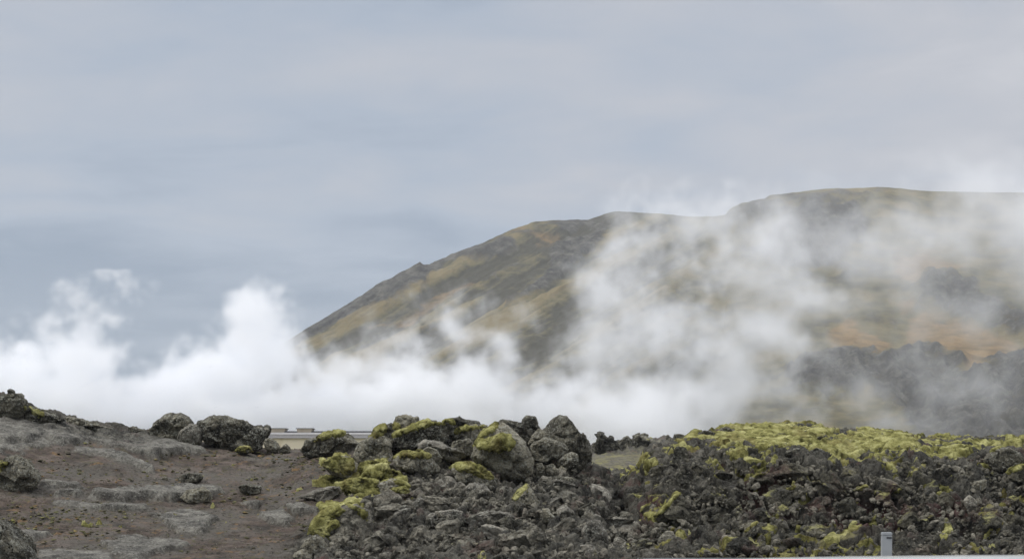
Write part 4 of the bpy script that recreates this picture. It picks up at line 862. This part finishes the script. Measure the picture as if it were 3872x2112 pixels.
for sx in (-1.35, 1.3):
    for sy in (-.78, .78):
        b2 = bmesh.new(); bmesh.ops.create_cone(b2, cap_ends=True, segments=32, radius1=.31, radius2=.31, depth=.2); bmesh.ops.rotate(b2, verts=b2.verts, cent=(0, 0, 0), matrix=Euler((R(90), 0, 0)).to_matrix())
        wh = bmobj('wheel', b2, mRub, car, loc=(sx, sy, .31), bevel=0.02)
        b2 = bmesh.new(); bmesh.ops.create_cone(b2, cap_ends=True, segments=24, radius1=.2, radius2=.2, depth=.22); bmesh.ops.rotate(b2, verts=b2.verts, cent=(0, 0, 0), matrix=Euler((R(90), 0, 0)).to_matrix()); bmobj('rim', b2, mMet, wh)
# ------------------------------------------------------------------ steam
def vol_mat(name, dens, col_=(1, 1, 1), aniso=0.0):
    m = bpy.data.materials.new(name); m.use_nodes = True; t = m.node_tree; t.nodes.clear()
    out = N(t, 'ShaderNodeOutputMaterial'); v = N(t, 'ShaderNodeVolumePrincipled', ins={'Color': (*col_, 1), 'Density': dens, 'Anisotropy': aniso})
    t.links.new(v.outputs[0], out.inputs['Volume']); return m
M_steam = vol_mat('steam', 1.0, (0.985, 0.991, 1.0))
def steam(name, label, Y, puffs, dens, cell, amp=0.9, warp=14.0, nscale=0.03, depth=40.0, soft=0.45, seed=0.0, thr=0.0, detail=6.0):
    """puffs: (u, row, half width, half height, weight, depth offset m, half depth factor)"""
    k = Y / F; us = [p[0] - p[2] * 1.25 for p in puffs] + [p[0] + p[2] * 1.25 for p in puffs]; rs = [p[1] - p[3] * 1.3 for p in puffs]
    org = Vector((((min(us) + max(us)) / 2 - 512) * k, Y, -0.5))
    x0, x1 = (min(us) - 512) * k - org.x, (max(us) - 512) * k - org.x; z1 = EYE - (min(rs) - HY) * k - org.z; z0 = 0.0
    y0 = -depth * 1.3; y1 = depth * 1.3
    me = bpy.data.meshes.new(name)
    # seed mesh: the plume's bounding hull vertices
    bmx = bmesh.new(); box(bmx, x0, x1, y0, y1, z0, z1); bmx.to_mesh(me); bmx.free(); me.materials.append(M_steam)
    o = link(name, me, loc=org)
    gt = bpy.data.node_groups.new(name, 'GeometryNodeTree')
    gt.interface.new_socket('Geometry', in_out='INPUT', socket_type='NodeSocketGeometry'); gt.interface.new_socket('Geometry', in_out='OUTPUT', socket_type='NodeSocketGeometry')
    A = gt.nodes.new; Lk = gt.links.new
    go = A('NodeGroupOutput'); vc = A('GeometryNodeVolumeCube'); sm = A('GeometryNodeSetMaterial'); sm.inputs['Material'].default_value = M_steam
    Lk(vc.outputs[0], sm.inputs[0]); Lk(sm.outputs[0], go.inputs[0])
    vc.inputs['Min'].default_value = (x0, y0, z0); vc.inputs['Max'].default_value = (x1, y1, z1)
    vc.inputs['Resolution X'].default_value = max(8, int((x1 - x0) / (cell * k))); vc.inputs['Resolution Y'].default_value = max(8, int((y1 - y0) / (cell * k * 1.6))); vc.inputs['Resolution Z'].default_value = max(8, int((z1 - z0) / (cell * k)))
    def vm(op, a, b=None, s=None):
        n = A('ShaderNodeVectorMath'); n.operation = op
        for i, v in enumerate((a, b)):
            if v is None: continue
            if isinstance(v, tuple): n.inputs[i].default_value = v
            else: Lk(v, n.inputs[i])
        if s is not None: n.inputs['Scale'].default_value = s
        return n
    pos = A('GeometryNodeInputPosition').outputs[0]
    off = vm('ADD', pos, (seed * 137.0, seed * 71.0, seed * 19.0)).outputs[0]
    def nz_(sc_, det, rough_, colr=False):
        n = A('ShaderNodeTexNoise'); n.inputs['Scale'].default_value = sc_; n.inputs['Detail'].default_value = det; n.inputs['Roughness'].default_value = rough_
        Lk(off, n.inputs['Vector']); return n.outputs['Color' if colr else 'Fac']
    wv = vm('SCALE', vm('SUBTRACT', nz_(nscale * 0.6, 3.0, 0.55, True), (0.5, 0.5, 0.5)).outputs[0], s=warp * 2.4).outputs[0]
    wv2 = vm('SCALE', vm('SUBTRACT', nz_(nscale * 2.6, 3.0, 0.55, True), (0.5, 0.5, 0.5)).outputs[0], s=warp * 0.8).outputs[0]
    wp_ = vm('ADD', vm('ADD', pos, wv).outputs[0], wv2).outputs[0]
    acc = None
    for u, r, hw_, hh, wt, dy, df in puffs:
        c = ((u - 512) * k - org.x, dy, EYE - (r - HY) * k - org.z); sca = (1 / (hw_ * k), 1 / (depth * df), 1 / (hh * k))
        d = vm('LENGTH', vm('MULTIPLY', vm('SUBTRACT', wp_, c).outputs[0], sca).outputs[0]).outputs['Value']
        f = mth(gt, 'MULTIPLY', mth(gt, 'SUBTRACT', 1.0, d), wt)
        if acc is None: acc = f
        else:
            n = A('ShaderNodeMath'); n.operation = 'SMOOTH_MAX'; Lk(acc, n.inputs[0]); Lk(f, n.inputs[1]); n.inputs[2].default_value = 0.25; acc = n.outputs[0]
    fb = mth(gt, 'MULTIPLY', mth(gt, 'SUBTRACT', nz_(nscale * 1.6, detail, 0.6), 0.5), amp * 2)
    v = mth(gt, 'SUBTRACT', mth(gt, 'ADD', acc, fb), thr)
    mr = A('ShaderNodeMapRange'); mr.interpolation_type = 'SMOOTHSTEP'; Lk(v, mr.inputs['Value']); mr.inputs['From Min'].default_value = 0.0; mr.inputs['From Max'].default_value = soft; mr.inputs['To Max'].default_value = dens
    # nothing outside the puffs
    gate = mth(gt, 'GREATER_THAN', acc, -0.35)
    Lk(mth(gt, 'MULTIPLY', mr.outputs[0], gate), vc.inputs['Density'])
    md = o.modifiers.new('steam', 'NODES'); md.node_group = gt
    tag(o, label, 'steam', 'steam rising beyond the lava', 'stuff')
    return o
steam('steam_plume', 'bright white steam bank at the far left with a faint curl above it', 620, [
  (20,395,62,62,1.0,0,1),(-40,400,70,75,1.0,0,1),(82,375,36,62,1.0,0,1),(70,420,95,62,1.1,0,1.1),(110,360,18,24,.6,0,.6),(30,352,26,18,.7,0,.7),(60,315,26,16,.42,5,.5),(90,295,32,12,.36,5,.5),(118,282,18,9,.3,5,.4),(112,312,24,7,.3,5,.4)],
  0.13, 1.5, amp=1.15, warp=11, nscale=0.06, depth=32, seed=1, soft=0.8, detail=9)
steam('steam_plume', 'tallest thick white steam column, left of the mountain foot', 640, [
  (262,352,44,62,.95,0,1),(262,314,32,28,.8,0,.9),(282,356,20,36,.8,0,.8),(225,380,62,46,1.0,0,1),(175,400,60,42,1.0,0,1),(320,412,85,42,1.0,0,1.1),(300,365,40,26,.4,0,.6),(250,425,170,42,1.2,0,1.2),(405,405,75,48,.9,0,1.0),(120,425,60,30,1,0,1)],
  0.13, 1.6, amp=1.1, warp=11, nscale=0.06, depth=34, seed=2, soft=0.8, detail=9)
steam('steam_plume', 'low drifting steam bank across the foot of the mountain flank', 700, [
  (470,395,75,55,.85,0,1),(455,330,42,40,.42,0,.8),(505,335,26,34,.42,0,.6),(345,376,60,26,.6,0,.8),(390,372,50,24,.5,0,.8),(545,410,75,45,.8,0,1),(430,425,120,40,1.1,0,1.1),(620,420,110,48,.95,0,1.1),(400,350,50,30,.3,0,.8)],
  0.09, 1.8, amp=1.1, warp=12, nscale=0.05, depth=34, seed=3, soft=0.9, detail=8)
steam('steam_plume', 'big billowing steam cloud climbing over the middle of the mountain', 760, [
  (640,240,50,42,.72,0,.8),(610,290,46,50,.75,0,.9),(650,330,75,62,.8,0,1),(600,350,50,50,.7,0,1),(720,345,85,55,.75,0,1),(780,345,62,50,.7,0,.9),(725,385,85,50,.85,0,1),(660,400,110,50,.8,0,1),(680,425,95,36,.95,0,1),(800,300,50,50,.5,0,.8),(790,400,50,40,.35,0,.8),(700,270,50,40,.5,0,.8),(650,205,45,24,.42,0,.6),(705,228,62,34,.7,0,.8),(760,250,60,50,.55,0,.8)],
  0.08, 1.9, amp=1.1, warp=15, nscale=0.042, depth=36, seed=4, soft=1.1, detail=8)
steam('steam_plume', 'thin grey steam veil drifting along the right part of the mountain', 820, [
  (800,235,90,60,.55,0,1),(900,245,120,62,.65,0,1.1),(1000,225,100,75,.8,0,1),(1070,260,100,95,.8,0,1),(860,310,100,45,.55,0,.9),(970,320,100,45,.42,0,.9),(930,175,80,30,.38,0,.7),(1010,185,80,36,.55,0,.8),(760,290,70,80,.5,0,.9),(860,400,60,40,.4,0,.7),(900,440,110,34,.4,0,.7),(960,385,110,60,.3,0,.8),(760,215,70,30,.35,0,.7)],
  0.056, 2.2, amp=0.72, warp=20, nscale=0.03, depth=40, seed=5, soft=1.1, detail=8)
# ------------------------------------------------------------------ thin air between here and the mountain
HAZE = 0.00013
bm = bmesh.new(); box(bm, -3600, 3600, -60, 3400, -3.0, 330.0)
hz = bmobj('haze', bm, vol_mat('haze', HAZE, (0.93, 0.96, 1.0), 0.2)); tag(hz, 'thin pale haze in front of the mountain', 'haze', kind='stuff')
